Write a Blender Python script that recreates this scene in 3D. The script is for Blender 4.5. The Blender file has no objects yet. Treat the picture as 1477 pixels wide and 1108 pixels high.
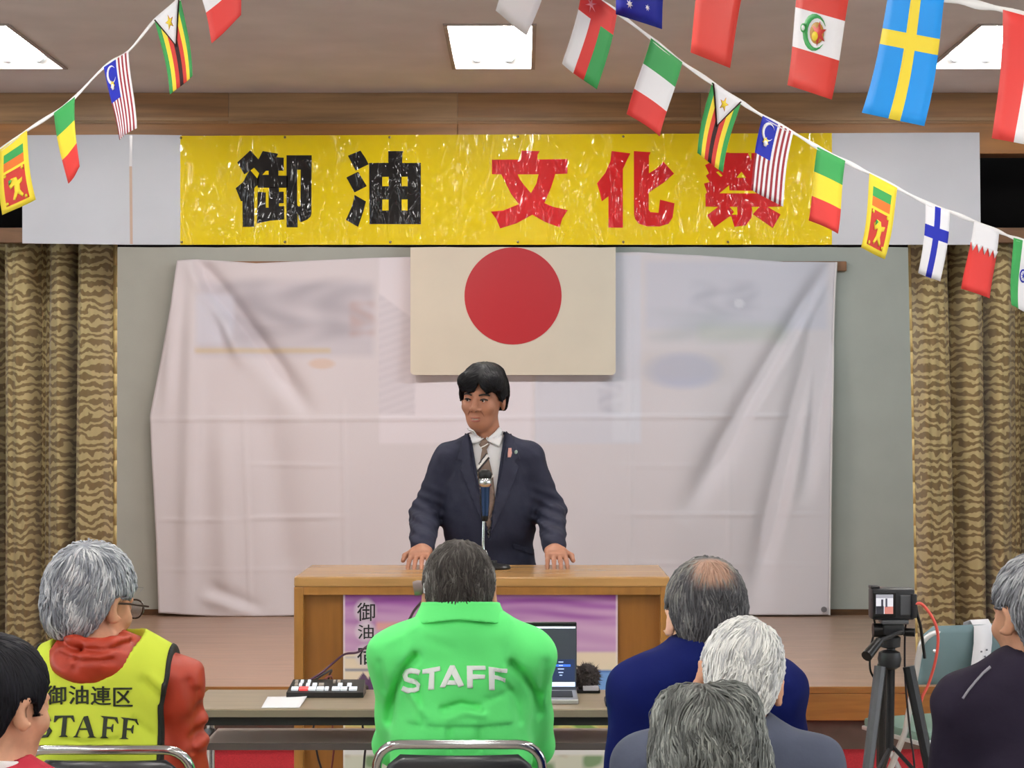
import bpy, bmesh, math, random
import numpy as np
from mathutils import Vector, Matrix
from mathutils.bvhtree import BVHTree
from mathutils.geometry import tessellate_polygon

random.seed(7)
RNG = np.random.default_rng(11)
scene = bpy.context.scene
col = scene.collection

# ------------------------------------------------------------------ camera
CAM_H, FPX, VX, VY = 1.56, 2750.0, 754.0, 595.0
cam_data = bpy.data.cameras.new('camera')
cam = bpy.data.objects.new('camera', cam_data)
col.objects.link(cam)
cam.location = (0, 0, CAM_H)
cam.rotation_euler = (math.pi / 2, 0, 0)
cam_data.sensor_fit = 'HORIZONTAL'
cam_data.sensor_width = 36.0
cam_data.lens = FPX / 1477.0 * 36.0
cam_data.shift_x = -(VX - 738.5) / 1477.0
cam_data.shift_y = (VY - 554.0) / 1477.0
cam_data.clip_start = 0.05
scene.camera = cam

# ------------------------------------------------------------------ light and exposure
scene.view_settings.view_transform = 'Standard'
scene.view_settings.look = 'None'
scene.view_settings.gamma = 1.0
scene.view_settings.use_curve_mapping = False
scene.view_settings.exposure = 0.0
world = bpy.data.worlds.new('daylight')
scene.world = world
world.use_nodes = True
bg = world.node_tree.nodes['Background']
bg.inputs[0].default_value = (0.90, 0.96, 1.0, 1)
bg.inputs[1].default_value = 4.5


def area_light(name, loc, size, power, color, rot=(0, 0, 0)):
    ld = bpy.data.lights.new(name, 'AREA')
    ld.shape = 'RECTANGLE'
    ld.size, ld.size_y = size
    ld.energy = power
    ld.color = color
    lo = bpy.data.objects.new(name, ld)
    lo.location = loc
    lo.rotation_euler = rot
    col.objects.link(lo)
    return lo


# unseen lamps added behind the proscenium beam, tinting the sheet warm and cool
area_light('stage_tint_warm', (-1.5, 9.45, 2.98), (1.9, 0.25), 46, (1.0, 0.84, 0.79), (math.radians(24), 0, 0))
area_light('stage_tint_cool', (1.5, 9.45, 2.98), (1.9, 0.25), 31, (0.82, 0.93, 1.0), (math.radians(24), 0, 0))

# ------------------------------------------------------------------ helpers


def at(x, y, d):
    """photo pixel plus real distance -> point in the room"""
    return Vector(((x - VX) / FPX * d, d, CAM_H - (y - VY) / FPX * d))


def lin(c):
    out = []
    for v in c[:3]:
        v = v / 255.0
        out.append(v / 12.92 if v <= 0.04045 else ((v + 0.055) / 1.055) ** 2.4)
    return tuple(out)


def lin4(c):
    return lin(c) + (1.0,)


MATS = {}


def mat(name, rgb=None, rough=0.6, metal=0.0, var=0.0, var_scale=8.0, bump=0.0, bump_scale=40.0,
        stretch=(1, 1, 1), spec=0.5, coat=0.0, emit=None, emit_strength=1.0, attr=None, sheen=0.0, rgb2=None,
        coords='Object', trans=0.0):
    if name in MATS:
        return MATS[name]
    m = bpy.data.materials.new(name)
    m.use_nodes = True
    nt = m.node_tree
    b = nt.nodes['Principled BSDF']
    b.inputs['Roughness'].default_value = rough
    b.inputs['Metallic'].default_value = metal
    b.inputs['Specular IOR Level'].default_value = spec
    if coat:
        b.inputs['Coat Weight'].default_value = coat
        b.inputs['Coat Roughness'].default_value = 0.12
    if sheen:
        b.inputs['Sheen Weight'].default_value = sheen
    if trans:
        b.inputs['Transmission Weight'].default_value = trans
    L = nt.links.new
    if rgb is not None:
        b.inputs['Base Color'].default_value = lin4(rgb)
    mapped = None
    if var or bump or rgb2:
        tc = nt.nodes.new('ShaderNodeTexCoord')
        mp = nt.nodes.new('ShaderNodeMapping')
        mp.inputs['Scale'].default_value = stretch
        L(tc.outputs[coords], mp.inputs['Vector'])
        mapped = mp.outputs['Vector']
    if attr:
        an = nt.nodes.new('ShaderNodeAttribute')
        an.attribute_name = attr
        L(an.outputs['Color'], b.inputs['Base Color'])
    elif var or rgb2:
        n = nt.nodes.new('ShaderNodeTexNoise')
        n.inputs['Scale'].default_value = var_scale
        n.inputs['Detail'].default_value = 6
        L(mapped, n.inputs['Vector'])
        r = nt.nodes.new('ShaderNodeValToRGB')
        c = np.array(rgb, float)
        c2 = np.array(rgb2, float) if rgb2 else c * (1 + var)
        c1 = c if rgb2 else c * (1 - var)
        r.color_ramp.elements[0].position = 0.32
        r.color_ramp.elements[1].position = 0.68
        r.color_ramp.elements[0].color = lin4(np.clip(c1, 0, 255))
        r.color_ramp.elements[1].color = lin4(np.clip(c2, 0, 255))
        L(n.outputs['Fac'], r.inputs['Fac'])
        L(r.outputs['Color'], b.inputs['Base Color'])
    if bump:
        n2 = nt.nodes.new('ShaderNodeTexNoise')
        n2.inputs['Scale'].default_value = bump_scale
        n2.inputs['Detail'].default_value = 4
        L(mapped, n2.inputs['Vector'])
        bp = nt.nodes.new('ShaderNodeBump')
        bp.inputs['Strength'].default_value = bump
        bp.inputs['Distance'].default_value = 0.01
        L(n2.outputs['Fac'], bp.inputs['Height'])
        L(bp.outputs['Normal'], b.inputs['Normal'])
    if emit is not None:
        b.inputs['Emission Color'].default_value = lin4(emit)
        b.inputs['Emission Strength'].default_value = emit_strength
    MATS[name] = m
    return m


def tag(o, label=None, cat=None, group=None, kind=None):
    if label: o['label'] = label
    if cat: o['category'] = cat
    if group: o['group'] = group
    if kind: o['kind'] = kind
    return o


def empty(name, loc, label=None, cat=None, group=None, rz=0.0):
    o = bpy.data.objects.new(name, None)
    o.location = loc
    o.rotation_euler = (0, 0, rz)
    o.empty_display_size = 0.1
    col.objects.link(o)
    return tag(o, label, cat, group)


def mesh_obj(name, verts, faces, m=None, parent=None, smooth=False, world_space=True, mat_idx=None):
    me = bpy.data.meshes.new(name)
    if parent is not None and world_space:
        inv = world_inv(parent)
        if isinstance(verts, np.ndarray):
            M = np.array(inv)
            verts = verts @ M[:3, :3].T + M[:3, 3]
        else:
            verts = [inv @ Vector(v) for v in verts]
    if isinstance(verts, np.ndarray) and isinstance(faces, np.ndarray):
        nf, k = faces.shape
        me.vertices.add(len(verts)); me.vertices.foreach_set('co', verts.astype(np.float32).ravel())
        me.loops.add(nf * k); me.loops.foreach_set('vertex_index', faces.astype(np.int32).ravel())
        me.polygons.add(nf); me.polygons.foreach_set('loop_start', (np.arange(nf) * k).astype(np.int32))
        me.update(calc_edges=True)
    else:
        me.from_pydata([tuple(v) for v in verts], [], [list(f) for f in faces])
    ms = m if isinstance(m, (list, tuple)) else ([m] if m else [])
    for mm in ms:
        me.materials.append(mm)
    if mat_idx is not None:
        me.polygons.foreach_set('material_index', mat_idx)
    if smooth:
        me.polygons.foreach_set('use_smooth', [True] * len(me.polygons))
    me.update()
    o = bpy.data.objects.new(name, me)
    if parent is not None:
        o.parent = parent
    col.objects.link(o)
    return o


def world_mat(o):
    M = Matrix.LocRotScale(o.location, o.rotation_euler, o.scale)
    return world_mat(o.parent) @ M if o.parent else M


def world_inv(o):
    return world_mat(o).inverted()


class MB:
    """collects simple shapes into one mesh"""

    def __init__(self):
        self.v, self.f = [], []

    def add(self, vs, fs):
        n = len(self.v)
        self.v += [tuple(p) for p in vs]
        self.f += [tuple(i + n for i in q) for q in fs]
        return self

    def box(self, lo, hi, M=None, bevel=0.0):
        bm = bmesh.new()
        bmesh.ops.create_cube(bm, size=1.0)
        lo, hi = Vector(lo), Vector(hi)
        for v in bm.verts:
            v.co = Vector([lo[i] + (v.co[i] + .5) * (hi[i] - lo[i]) for i in range(3)])
        if bevel:
            bmesh.ops.bevel(bm, geom=bm.edges[:], offset=bevel, segments=2, profile=0.6, affect='EDGES')
        if M is not None:
            bmesh.ops.transform(bm, matrix=M, verts=bm.verts)
        bm.verts.index_update()
        self.add([v.co.copy() for v in bm.verts], [[v.index for v in f.verts] for f in bm.faces])
        bm.free()
        return self

    def tube(self, pts, r, n=8, caps=True, closed=False):
        pts = [Vector(p) for p in pts]
        k = len(pts)
        rs = r if isinstance(r, (list, tuple)) else [r] * k
        rings = []
        up = None
        for i in range(k):
            a = pts[i - 1] if (i > 0 or closed) else pts[i]
            b = pts[(i + 1) % k] if (i < k - 1 or closed) else pts[i]
            t = (b - a).normalized()
            if up is None:
                up = t.orthogonal().normalized()
            up = (up - t * up.dot(t))
            up = up.normalized() if up.length > 1e-6 else t.orthogonal().normalized()
            s = t.cross(up)
            rings.append([pts[i] + (up * math.cos(2 * math.pi * j / n) + s * math.sin(2 * math.pi * j / n)) * rs[i] for j in range(n)])
        vs = [p for rg in rings for p in rg]
        fs = []
        for i in range(k if closed else k - 1):
            i2 = (i + 1) % k
            for j in range(n):
                fs.append((i * n + j, i * n + (j + 1) % n, i2 * n + (j + 1) % n, i2 * n + j))
        if caps and not closed:
            fs.append(tuple(range(n - 1, -1, -1)))
            fs.append(tuple((k - 1) * n + j for j in range(n)))
        return self.add(vs, fs)

    def lathe(self, prof, c, n=24, M=None):
        """prof: (r,z) list; around z axis at c"""
        vs, fs = [], []
        for (r, z) in prof:
            for j in range(n):
                a = 2 * math.pi * j / n
                vs.append(Vector((r * math.cos(a), r * math.sin(a), z)))
        for i in range(len(prof) - 1):
            for j in range(n):
                fs.append((i * n + j, i * n + (j + 1) % n, (i + 1) * n + (j + 1) % n, (i + 1) * n + j))
        fs.append(tuple(range(n - 1, -1, -1)))
        fs.append(tuple((len(prof) - 1) * n + j for j in range(n)))
        if M is not None:
            vs = [M @ v for v in vs]
        return self.add([v + Vector(c) for v in vs], fs)

    def prism(self, poly, d0, d1):
        """pixel-free prism: poly list of (x,z), extruded from y=d0 to d1"""
        n = len(poly)
        vs = [(x, d0, z) for x, z in poly] + [(x, d1, z) for x, z in poly]
        tris = tessellate_polygon([[Vector((x, z, 0)) for x, z in poly]])
        fs = [tuple(t) for t in tris] + [tuple(i + n for i in reversed(t)) for t in tris]
        fs += [(i, (i + 1) % n, n + (i + 1) % n, n + i) for i in range(n)]
        return self.add(vs, fs)

    def build(self, name, m=None, parent=None, smooth=False, world_space=True):
        o = mesh_obj(name, self.v, self.f, m, parent, smooth, world_space)
        bm = bmesh.new()
        bm.from_mesh(o.data)
        bmesh.ops.recalc_face_normals(bm, faces=bm.faces)
        bm.to_mesh(o.data)
        bm.free()
        if smooth:
            try:
                o.data.set_sharp_from_angle(angle=math.radians(40))
            except Exception:
                pass
        return o


def smooth_path(pts, n=6):
    """Catmull-Rom through 3D points"""
    pts = [Vector(p) for p in pts]
    out = []
    for i in range(len(pts) - 1):
        p0 = pts[max(i - 1, 0)]; p1 = pts[i]; p2 = pts[i + 1]; p3 = pts[min(i + 2, len(pts) - 1)]
        for k in range(n):
            t = k / n
            out.append(0.5 * ((2 * p1) + (p2 - p0) * t + (2 * p0 - 5 * p1 + 4 * p2 - p3) * t * t + (3 * p1 - p0 - 3 * p2 + p3) * t ** 3))
    out.append(pts[-1])
    return out


def copy_tree(o, parent=None):
    c = o.copy()
    col.objects.link(c)
    c.parent = parent
    for ch in [x for x in bpy.data.objects if x.parent == o]:
        copy_tree(ch, c)
    return c


# ------------------------------------------------------------------ implicit surfaces for cloth and bodies


def rotm(yaw=0, pitch=0, roll=0):
    """degrees; yaw about z (left +), pitch about x (nod +), roll about y"""
    return np.array(Matrix.Rotation(math.radians(yaw), 3, 'Z') @ Matrix.Rotation(math.radians(pitch), 3, 'X') @ Matrix.Rotation(math.radians(roll), 3, 'Y'))


def A(*v):
    return np.array(v if len(v) > 1 else v[0], dtype=np.float64)


def smin(a, b, k):
    h = np.clip(0.5 + 0.5 * (b - a) / k, 0, 1)
    return b * (1 - h) + a * h - k * h * (1 - h)


def smax(a, b, k):
    return -smin(-a, -b, k)


def s_cap(P, a, b, ra, rb=None):
    a, b = A(a), A(b)
    rb = ra if rb is None else rb
    ba = b - a
    t = np.clip(((P - a) @ ba) / max(ba @ ba, 1e-12), 0, 1)
    return np.linalg.norm(P - a - t[:, None] * ba, axis=1) - (ra + (rb - ra) * t)


def s_ell(P, c, r, R=None):
    q = P - A(c)
    if R is not None:
        q = q @ R
    r = A(r)
    k0 = np.linalg.norm(q / r, axis=1)
    k1 = np.linalg.norm(q / (r * r), axis=1)
    return k0 * (k0 - 1) / np.maximum(k1, 1e-9)


def s_box(P, c, h, rnd=0.0, R=None):
    q = P - A(c)
    if R is not None:
        q = q @ R
    q = np.abs(q) - (A(h) - rnd)
    return np.linalg.norm(np.maximum(q, 0), axis=1) + np.minimum(q.max(axis=1), 0) - rnd


def wrinkle(P, freq, seed, n=5):
    r = np.random.default_rng(seed)
    out = np.zeros(len(P))
    for i in range(n):
        k = r.normal(size=3); k /= np.linalg.norm(k)
        out += np.sin(P @ k * freq * (0.6 + 0.9 * r.random()) * 6.283 + r.random() * 6.283 + 1.3 * np.sin(P @ r.normal(size=3) * freq * 2.0))
    return out / n


def polygonise(f, lo, hi, h):
    lo, hi = A(lo), A(hi)
    B = 4
    nc = np.ceil((hi - lo) / (h * B)).astype(int) + 1
    ax = [lo[i] + (np.arange(nc[i]) + .5) * h * B for i in range(3)]
    C = np.stack(np.meshgrid(*ax, indexing='ij'), -1).reshape(-1, 3)
    cv = f(C).reshape(nc)
    act = np.abs(cv) < h * B * 1.7
    n = nc * B + 1
    V = np.full(n, 1.0, np.float32)
    rep = lambda a: a.repeat(B, 0).repeat(B, 1).repeat(B, 2)
    V[:-1, :-1, :-1] = rep(np.where(cv > 0, 1.0, -1.0).astype(np.float32))
    V[-1], V[:, -1], V[:, :, -1] = 1, 1, 1
    M = np.zeros(n, bool)
    ra = rep(act)
    for i in (0, 1):
        for j in (0, 1):
            for k in (0, 1):
                M[i:n[0] - 1 + i, j:n[1] - 1 + j, k:n[2] - 1 + k] |= ra
    idx = np.argwhere(M)
    V[M] = f(lo + idx * h).astype(np.float32)
    S = V < 0
    # cells
    c8 = [(i, j, k) for i in (0, 1) for j in (0, 1) for k in (0, 1)]
    sub = lambda X, o: X[o[0]:n[0] - 1 + o[0], o[1]:n[1] - 1 + o[1], o[2]:n[2] - 1 + o[2]]
    cnt = sum(sub(S, o).astype(np.int8) for o in c8)
    cells = np.argwhere((cnt > 0) & (cnt < 8))
    if len(cells) == 0:
        return np.zeros((0, 3)), np.zeros((0, 4), int)
    acc = np.zeros((len(cells), 3)); wsum = np.zeros(len(cells))
    vals = {o: V[cells[:, 0] + o[0], cells[:, 1] + o[1], cells[:, 2] + o[2]] for o in c8}
    for o in c8:
        for a in range(3):
            if o[a] == 0:
                o2 = tuple(o[b] + (1 if b == a else 0) for b in range(3))
                v0, v1 = vals[o], vals[o2]
                cr = (v0 < 0) != (v1 < 0)
                t = np.where(cr, v0 / np.where(cr, v0 - v1, 1), 0)
                p = np.tile(A(*o).astype(float), (len(cells), 1)); p[:, a] += t
                acc += p * cr[:, None]; wsum += cr
    verts = lo + (cells + acc / wsum[:, None]) * h
    cid = np.full(n, -1, np.int64)
    cid[cells[:, 0], cells[:, 1], cells[:, 2]] = np.arange(len(cells))
    faces = []
    for a in range(3):
        b, c = (a + 1) % 3, (a + 2) % 3
        sl0 = [slice(None)] * 3; sl1 = [slice(None)] * 3
        sl0[a] = slice(0, -1); sl1[a] = slice(1, None)
        e = np.argwhere(S[tuple(sl0)] != S[tuple(sl1)])
        e = e[(e[:, b] > 0) & (e[:, c] > 0)]
        inside = S[e[:, 0], e[:, 1], e[:, 2]]
        def cc(db, dc):
            q = e.copy(); q[:, b] -= db; q[:, c] -= dc
            return cid[q[:, 0], q[:, 1], q[:, 2]]
        q = np.stack([cc(1, 1), cc(0, 1), cc(0, 0), cc(1, 0)], 1)
        q[~inside] = q[~inside][:, ::-1]
        faces.append(q[(q >= 0).all(1)])
    return verts, np.concatenate(faces)


def sdf_obj(name, f, lo, hi, h, m, parent, colour=None):
    v, fc = polygonise(f, lo, hi, h)
    o = mesh_obj(name, v, fc, m, parent, smooth=True)
    if colour is not None:
        set_colour(o, colour(v))
    return o, (v, fc)


def set_colour(o, c):
    ca = o.data.color_attributes.new('Col', 'FLOAT_COLOR', 'POINT')
    c4 = np.ones((len(c), 4), np.float32); c4[:, :3] = c
    ca.data.foreach_set('color', c4.ravel())


def bvh_of(*vfs):
    vs, fs = [], []
    for v, f in vfs:
        n = len(vs)
        vs += v.tolist(); fs += [[i + n for i in q] for q in f.tolist()]
    return BVHTree.FromPolygons(vs, fs)


def subdivided(polys, maxlen):
    """triangulate 2D polygons and split until edges are short; returns verts2d, tris"""
    bm = bmesh.new()
    for poly in polys:
        vs = [bm.verts.new((x, y, 0)) for x, y in poly]
        for t in tessellate_polygon([[Vector((x, y, 0)) for x, y in poly]]):
            try:
                bm.faces.new([vs[i] for i in t])
            except ValueError:
                pass
    for _ in range(7):
        es = [e for e in bm.edges if e.calc_length() > maxlen]
        if not es: break
        bmesh.ops.subdivide_edges(bm, edges=es, cuts=1)
        bmesh.ops.triangulate(bm, faces=bm.faces[:])
    bm.verts.index_update()
    V = [(v.co.x, v.co.y) for v in bm.verts]
    Fs = [[v.index for v in f.verts] for f in bm.faces]
    bm.free()
    return V, Fs


def printed(name, polys, tree, m, parent, lift=0.002, maxlen=6.0, thick=0.0015, fallback=None):
    """lay flat pieces (print, lapels, flaps) on a body surface: outline found along the viewing ray, then
    placed on the surface itself with its own thickness"""
    V, Fs = subdivided(polys, maxlen)
    P, ok = [], []
    o = Vector((0, 0, CAM_H))
    for x, y in V:
        dr = (at(x, y, 1.0) - o).normalized()
        hit = tree.ray_cast(o, dr)
        if hit[0] is None:
            P.append(None); ok.append(False)
        else:
            nrm = hit[1] if hit[1].dot(dr) < 0 else -hit[1]
            P.append(hit[0] + nrm * lift); ok.append(True)
    Fs = [f for f in Fs if all(ok[i] for i in f)]
    used = sorted({i for f in Fs for i in f})
    mp = {u: i for i, u in enumerate(used)}
    ob = mesh_obj(name, [P[u] for u in used], [[mp[i] for i in f] for f in Fs], m, parent, smooth=True)
    if thick:
        md = ob.modifiers.new('thickness', 'SOLIDIFY'); md.thickness = thick; md.offset = 0
    return ob


def stroke(pts, w):
    """2D centreline -> outline polygon"""
    ws = w if isinstance(w, (list, tuple)) else [w] * len(pts)
    Lf, Rt = [], []
    for i, p in enumerate(pts):
        a = pts[max(i - 1, 0)]; b = pts[min(i + 1, len(pts) - 1)]
        dx, dy = b[0] - a[0], b[1] - a[1]
        l = math.hypot(dx, dy) or 1
        nx, ny = -dy / l * ws[i] / 2, dx / l * ws[i] / 2
        Lf.append((p[0] + nx, p[1] + ny)); Rt.append((p[0] - nx, p[1] - ny))
    return Lf + Rt[::-1]


def px(poly, x0, y0, s):
    return [(x0 + x / s, y0 + y / s) for x, y in poly]


def text_polys(txt, size=1.0, offset=0.0):
    """outline triangles of a word in the built-in typeface -> (verts2d, tris)"""
    cu = bpy.data.curves.new('lettering', 'FONT')
    cu.body = txt; cu.size = size; cu.offset = offset
    cu.resolution_u = 3
    to = bpy.data.objects.new('lettering', cu)
    col.objects.link(to)
    dg = bpy.context.evaluated_depsgraph_get()
    me = bpy.data.meshes.new_from_object(to.evaluated_get(dg))
    V = [(v.co.x, v.co.y) for v in me.vertices]
    Fs = [list(p.vertices) for p in me.polygons]
    bpy.data.objects.remove(to); bpy.data.curves.remove(cu); bpy.data.meshes.remove(me)
    return V, Fs


def text_tris_px(txt, x0, y0, x1, y1, offset=0.0):
    V, Fs = text_polys(txt, 1.0, offset)
    if not V: return []
    a = np.array(V); mn, mx = a.min(0), a.max(0)
    q = (a - mn) / np.maximum(mx - mn, 1e-6)
    q = np.stack([x0 + q[:, 0] * (x1 - x0), y1 - q[:, 1] * (y1 - y0)], 1)
    return [[tuple(q[i]) for i in f] for f in Fs]

# ================================================================== the setting
D_STAGE, Z_STAGE, D_BACK, Z_CEIL = 8.76, 0.30, 11.87, 3.03

m_floor = mat('hall_floor', (172, 158, 144), rough=0.5, var=0.05, var_scale=6, stretch=(6, .6, 1))
m_carpet = mat('red_carpet', (150, 38, 44), rough=0.95, var=0.12, var_scale=120, bump=0.5, bump_scale=300, spec=0.1)
m_ceil = mat('ceiling_paint', (204, 198, 196), rough=0.9, var=0.03, var_scale=3, spec=0.1)
m_wall = mat('grey_plaster', (184, 187, 178), rough=0.9, var=0.012, var_scale=6, bump=0.06, bump_scale=160)
m_stage = mat('stage_oak', (168, 136, 114), rough=0.33, var=0.07, var_scale=5, stretch=(0.6, 9, 9), spec=0.5)
m_lip = mat('stage_lip_oak', (152, 104, 46), rough=0.4, var=0.08, var_scale=5, stretch=(0.8, 9, 9))
m_riser = mat('brown_riser', (104, 86, 74), rough=0.8, var=0.06, var_scale=10)
m_beam = mat('walnut_panel', (128, 92, 56), rough=0.5, var=0.13, var_scale=3.5, stretch=(0.5, 6, 9))
m_beam2 = mat('walnut_panel_light', (138, 106, 72), rough=0.5, var=0.12, var_scale=3.5, stretch=(0.5, 6, 9))
m_beam3 = mat('walnut_strip', (128, 84, 38), rough=0.5, var=0.1, var_scale=3.5, stretch=(0.5, 6, 9))
m_black = mat('gap_shade_black', (14, 13, 14), rough=0.95, spec=0.1)
m_dwood = mat('dark_wood', (96, 66, 40), rough=0.5, var=0.1, var_scale=6, stretch=(1, 6, 6))

st = lambda o: tag(o, kind='structure')
st(MB().box((-6, -3, -0.1), (6, D_STAGE + 0.06, 0.0)).build('floor', m_floor))
tag(MB().box((-4, 7.6, 0.0), (4, D_STAGE + 0.04, 0.006), bevel=.002).build('red_carpet', m_carpet), 'strip of red carpet on the floor along the stage front', 'carpet')
# stage: carcass, boards, lip, riser
stage = st(MB().box((-4, D_STAGE + 0.05, 0.0), (4, D_BACK, Z_STAGE - 0.03)).build('floor_stage', m_riser))
nb = 13
bd = (D_BACK - D_STAGE) / nb
for i in range(nb):
    MB().box((-3.6, D_STAGE + i * bd + 0.0012, Z_STAGE - 0.03), (3.6, D_STAGE + (i + 1) * bd - 0.0012, Z_STAGE), bevel=0.0015).build('floorboard', m_stage, stage)
MB().box((-3.6, D_STAGE - 0.012, Z_STAGE - 0.155), (3.6, D_STAGE + 0.05, Z_STAGE - 0.0305), bevel=0.004).build('stage_lip', m_lip, stage)
MB().box((-3.6, D_STAGE - 0.014, Z_STAGE - 0.03), (3.6, D_STAGE, Z_STAGE + 0.001), bevel=0.003).build('stage_nosing', m_lip, stage)

st(MB().box((-4, D_BACK, 0), (4, D_BACK + 0.1, 3.6)).build('wall_back', m_wall))
st(MB().box((-3.6, D_BACK - 0.02, Z_STAGE), (3.6, D_BACK, Z_STAGE + 0.035)).build('baseboard_back', m_dwood))
for s in (-1, 1):
    st(MB().box((min(s * 3.6, s * 3.7), D_STAGE + 0.2, 0), (max(s * 3.6, s * 3.7), D_BACK, 3.6)).build('wall_stage_' + ('left' if s < 0 else 'right'), m_wall))
    st(MB().box((min(s * 2.75, s * 6), D_STAGE, 0), (max(s * 2.75, s * 6), D_STAGE + 0.15, Z_CEIL)).build('wall_front_' + ('left' if s < 0 else 'right'), m_wall))
st(MB().box((-4, D_STAGE, 3.55), (4, D_BACK, 3.65)).build('ceiling_stage', m_wall))

# hall ceiling with openings for the recessed lamps
LX = [-2.12, -0.125, 1.90]
LW, LROWS = 0.33, [(7.22, 8.13), (4.62, 5.53), (2.02, 2.93), (-0.6, 0.31)]
xb = sorted([-6, 6] + [x + s * LW / 2 for x in LX for s in (-1, 1)])
yb = sorted([-3, D_STAGE + 0.02] + [y for r in LROWS for y in r])
mbc = MB()
for i in range(len(xb) - 1):
    for j in range(len(yb) - 1):
        if i % 2 == 1 and j % 2 == 1:
            continue
        mbc.box((xb[i], yb[j], Z_CEIL), (xb[i + 1], yb[j + 1], Z_CEIL + 0.02))
st(mbc.build('ceiling', m_ceil))

m_tube = mat('fluorescent_tube', (255, 255, 255), emit=(255, 252, 246), emit_strength=85)
m_refl = mat('lamp_reflector', (240, 240, 240), rough=0.5)
m_rim = mat('lamp_rim', (150, 138, 132), rough=0.6)
m_sock = mat('lamp_socket', (215, 228, 235), rough=0.5)
cl = empty('ceiling_light', (0, 0, Z_CEIL))
h = 0.10
y0, y1 = -0.455, 0.455
w = LW / 2
mb = MB()
mb.add([(-w, y0, 0), (w, y0, 0), (w, y1, 0), (-w, y1, 0), (-w + .03, y0 + .03, h), (w - .03, y0 + .03, h), (w - .03, y1 - .03, h), (-w + .03, y1 - .03, h)],
       [(0, 1, 5, 4), (1, 2, 6, 5), (2, 3, 7, 6), (3, 0, 4, 7), (4, 5, 6, 7)])
mesh_obj('reflector', mb.v, mb.f, m_refl, cl, world_space=False)
mb = MB()
e = 0.012
for lo, hi in (((-w - e, y0 - e, -.006), (-w + .004, y1 + e, .004)), ((w - .004, y0 - e, -.006), (w + e, y1 + e, .004)),
               ((-w, y0 - e, -.006), (w, y0 + .004, .004)), ((-w, y1 - .004, -.006), (w, y1 + e, .004))):
    mb.box(lo, hi)
mb.build('rim', m_rim, cl, world_space=False)
for s in (-1, 1):
    MB().tube([(s * .065, y0 + .07, .045), (s * .065, y1 - .07, .045)], .0165, 12).build('tube', m_tube, cl, True, world_space=False)
    for yy in (y0 + .045, y1 - .045):
        MB().tube([(s * .065, yy - .02, .045), (s * .065, yy + .025, .045)], .030, 16).build('socket', m_sock, cl, True, world_space=False)
first = True
for ri, r in enumerate(LROWS):
    for xi, x in enumerate(LX):
        o = cl if first else copy_tree(cl)
        first = False
        o.location = (x, (r[0] + r[1]) / 2, Z_CEIL)
        if ri == 0:
            lab = ['recessed two-tube ceiling lamp above the string of flags with the green, yellow and red one',
                   'recessed two-tube ceiling lamp in front of the middle of the yellow banner',
                   'recessed two-tube ceiling lamp behind the blue flag with the yellow cross'][xi]
        else:
            lab = 'recessed two-tube ceiling lamp over the audience seats'
        tag(o, lab, 'ceiling lamp', 'recessed ceiling lamps')

# hall walls: long windows on both sides let the daylight in
for s, nm in ((-1, 'left'), (1, 'right')):
    mbw = MB()
    xa, xb_ = (-6.1, -6.0) if s < 0 else (6.0, 6.1)
    mbw.box((xa, -3, 0), (xb_, D_STAGE, .85)).box((xa, -3, 2.55), (xb_, D_STAGE, Z_CEIL + .02))
    for y0_, y1_ in ((-3, -2.4), (.6, .9), (3.6, 3.9), (6.6, D_STAGE)):
        mbw.box((xa, y0_, .85), (xb_, y1_, 2.55))
    st(mbw.build('wall_' + nm, m_wall))
    for wi, (y0_, y1_) in enumerate(((-2.4, .6), (.9, 3.6), (3.9, 6.6))):
        fr = MB()
        xm = (xa + xb_) / 2
        for lo, hi in (((xm - .02, y0_, .85), (xm + .02, y1_, .9)), ((xm - .02, y0_, 2.5), (xm + .02, y1_, 2.55)), ((xm - .02, y0_, .9), (xm + .02, y0_ + .05, 2.5)),
                       ((xm - .02, y1_ - .05, .9), (xm + .02, y1_, 2.5)), ((xm - .02, (y0_ + y1_) / 2 - .025, .9), (xm + .02, (y0_ + y1_) / 2 + .025, 2.5))):
            fr.box(lo, hi)
        st(fr.build('window_%d' % (wi + (1 if s < 0 else 4)), m_refl))
st(MB().box((-6.1, -3.1, 0), (6.1, -3, Z_CEIL + .02)).build('wall_rear', m_wall))

# proscenium beam: boards with their joints
beam = st(MB().box((-6, D_STAGE + 0.02, 2.748), (6, D_STAGE + 0.14, Z_CEIL)).build('trim_1', m_dwood))
cuts = [0, -260, 185, 330, 660, 1010, 1300, 1500, 1760]
cuts = [-700] + sorted(cuts[1:]) + [2200]
for i in range(len(cuts) - 1):
    a, b_ = (cuts[i] - VX) / FPX * D_STAGE, (cuts[i + 1] - VX) / FPX * D_STAGE
    MB().box((a + .0006, D_STAGE - 0.002, 2.886), (b_ - .0006, D_STAGE + 0.02, Z_CEIL - .001), bevel=.002).build('beam_board', (m_beam, m_beam2)[i % 2], beam)
for a, b_ in ((-2.75, -0.3), (-0.299, 1.2), (1.201, 2.75)):
    MB().box((a, D_STAGE - 0.014, 2.748), (b_, D_STAGE + 0.02, 2.886), bevel=.003).build('beam_strip', m_beam3, beam)
MB().box((-2.75, D_STAGE - 0.009, 2.90), (2.75, D_STAGE + .0, 2.915), bevel=.001).build('beam_moulding', m_beam2, beam)
rail = MB().box((-2.75, 8.82, 2.345), (2.75, 8.88, 2.415), bevel=.004).build('curtain_rail', m_dwood)
tag(rail, 'dark wooden curtain rail across the stage opening behind the banner', 'rail')
val = MB()
nn = 60
vv = []
for i in range(nn + 1):
    x = -2.75 + 5.5 * i / nn
    for z in (2.35, 3.2):
        vv.append((x, 9.11 + .012 * math.sin(i * 1.9), z))
val.add(vv, [(2 * i, 2 * i + 2, 2 * i + 3, 2 * i + 1) for i in range(nn)])
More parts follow.
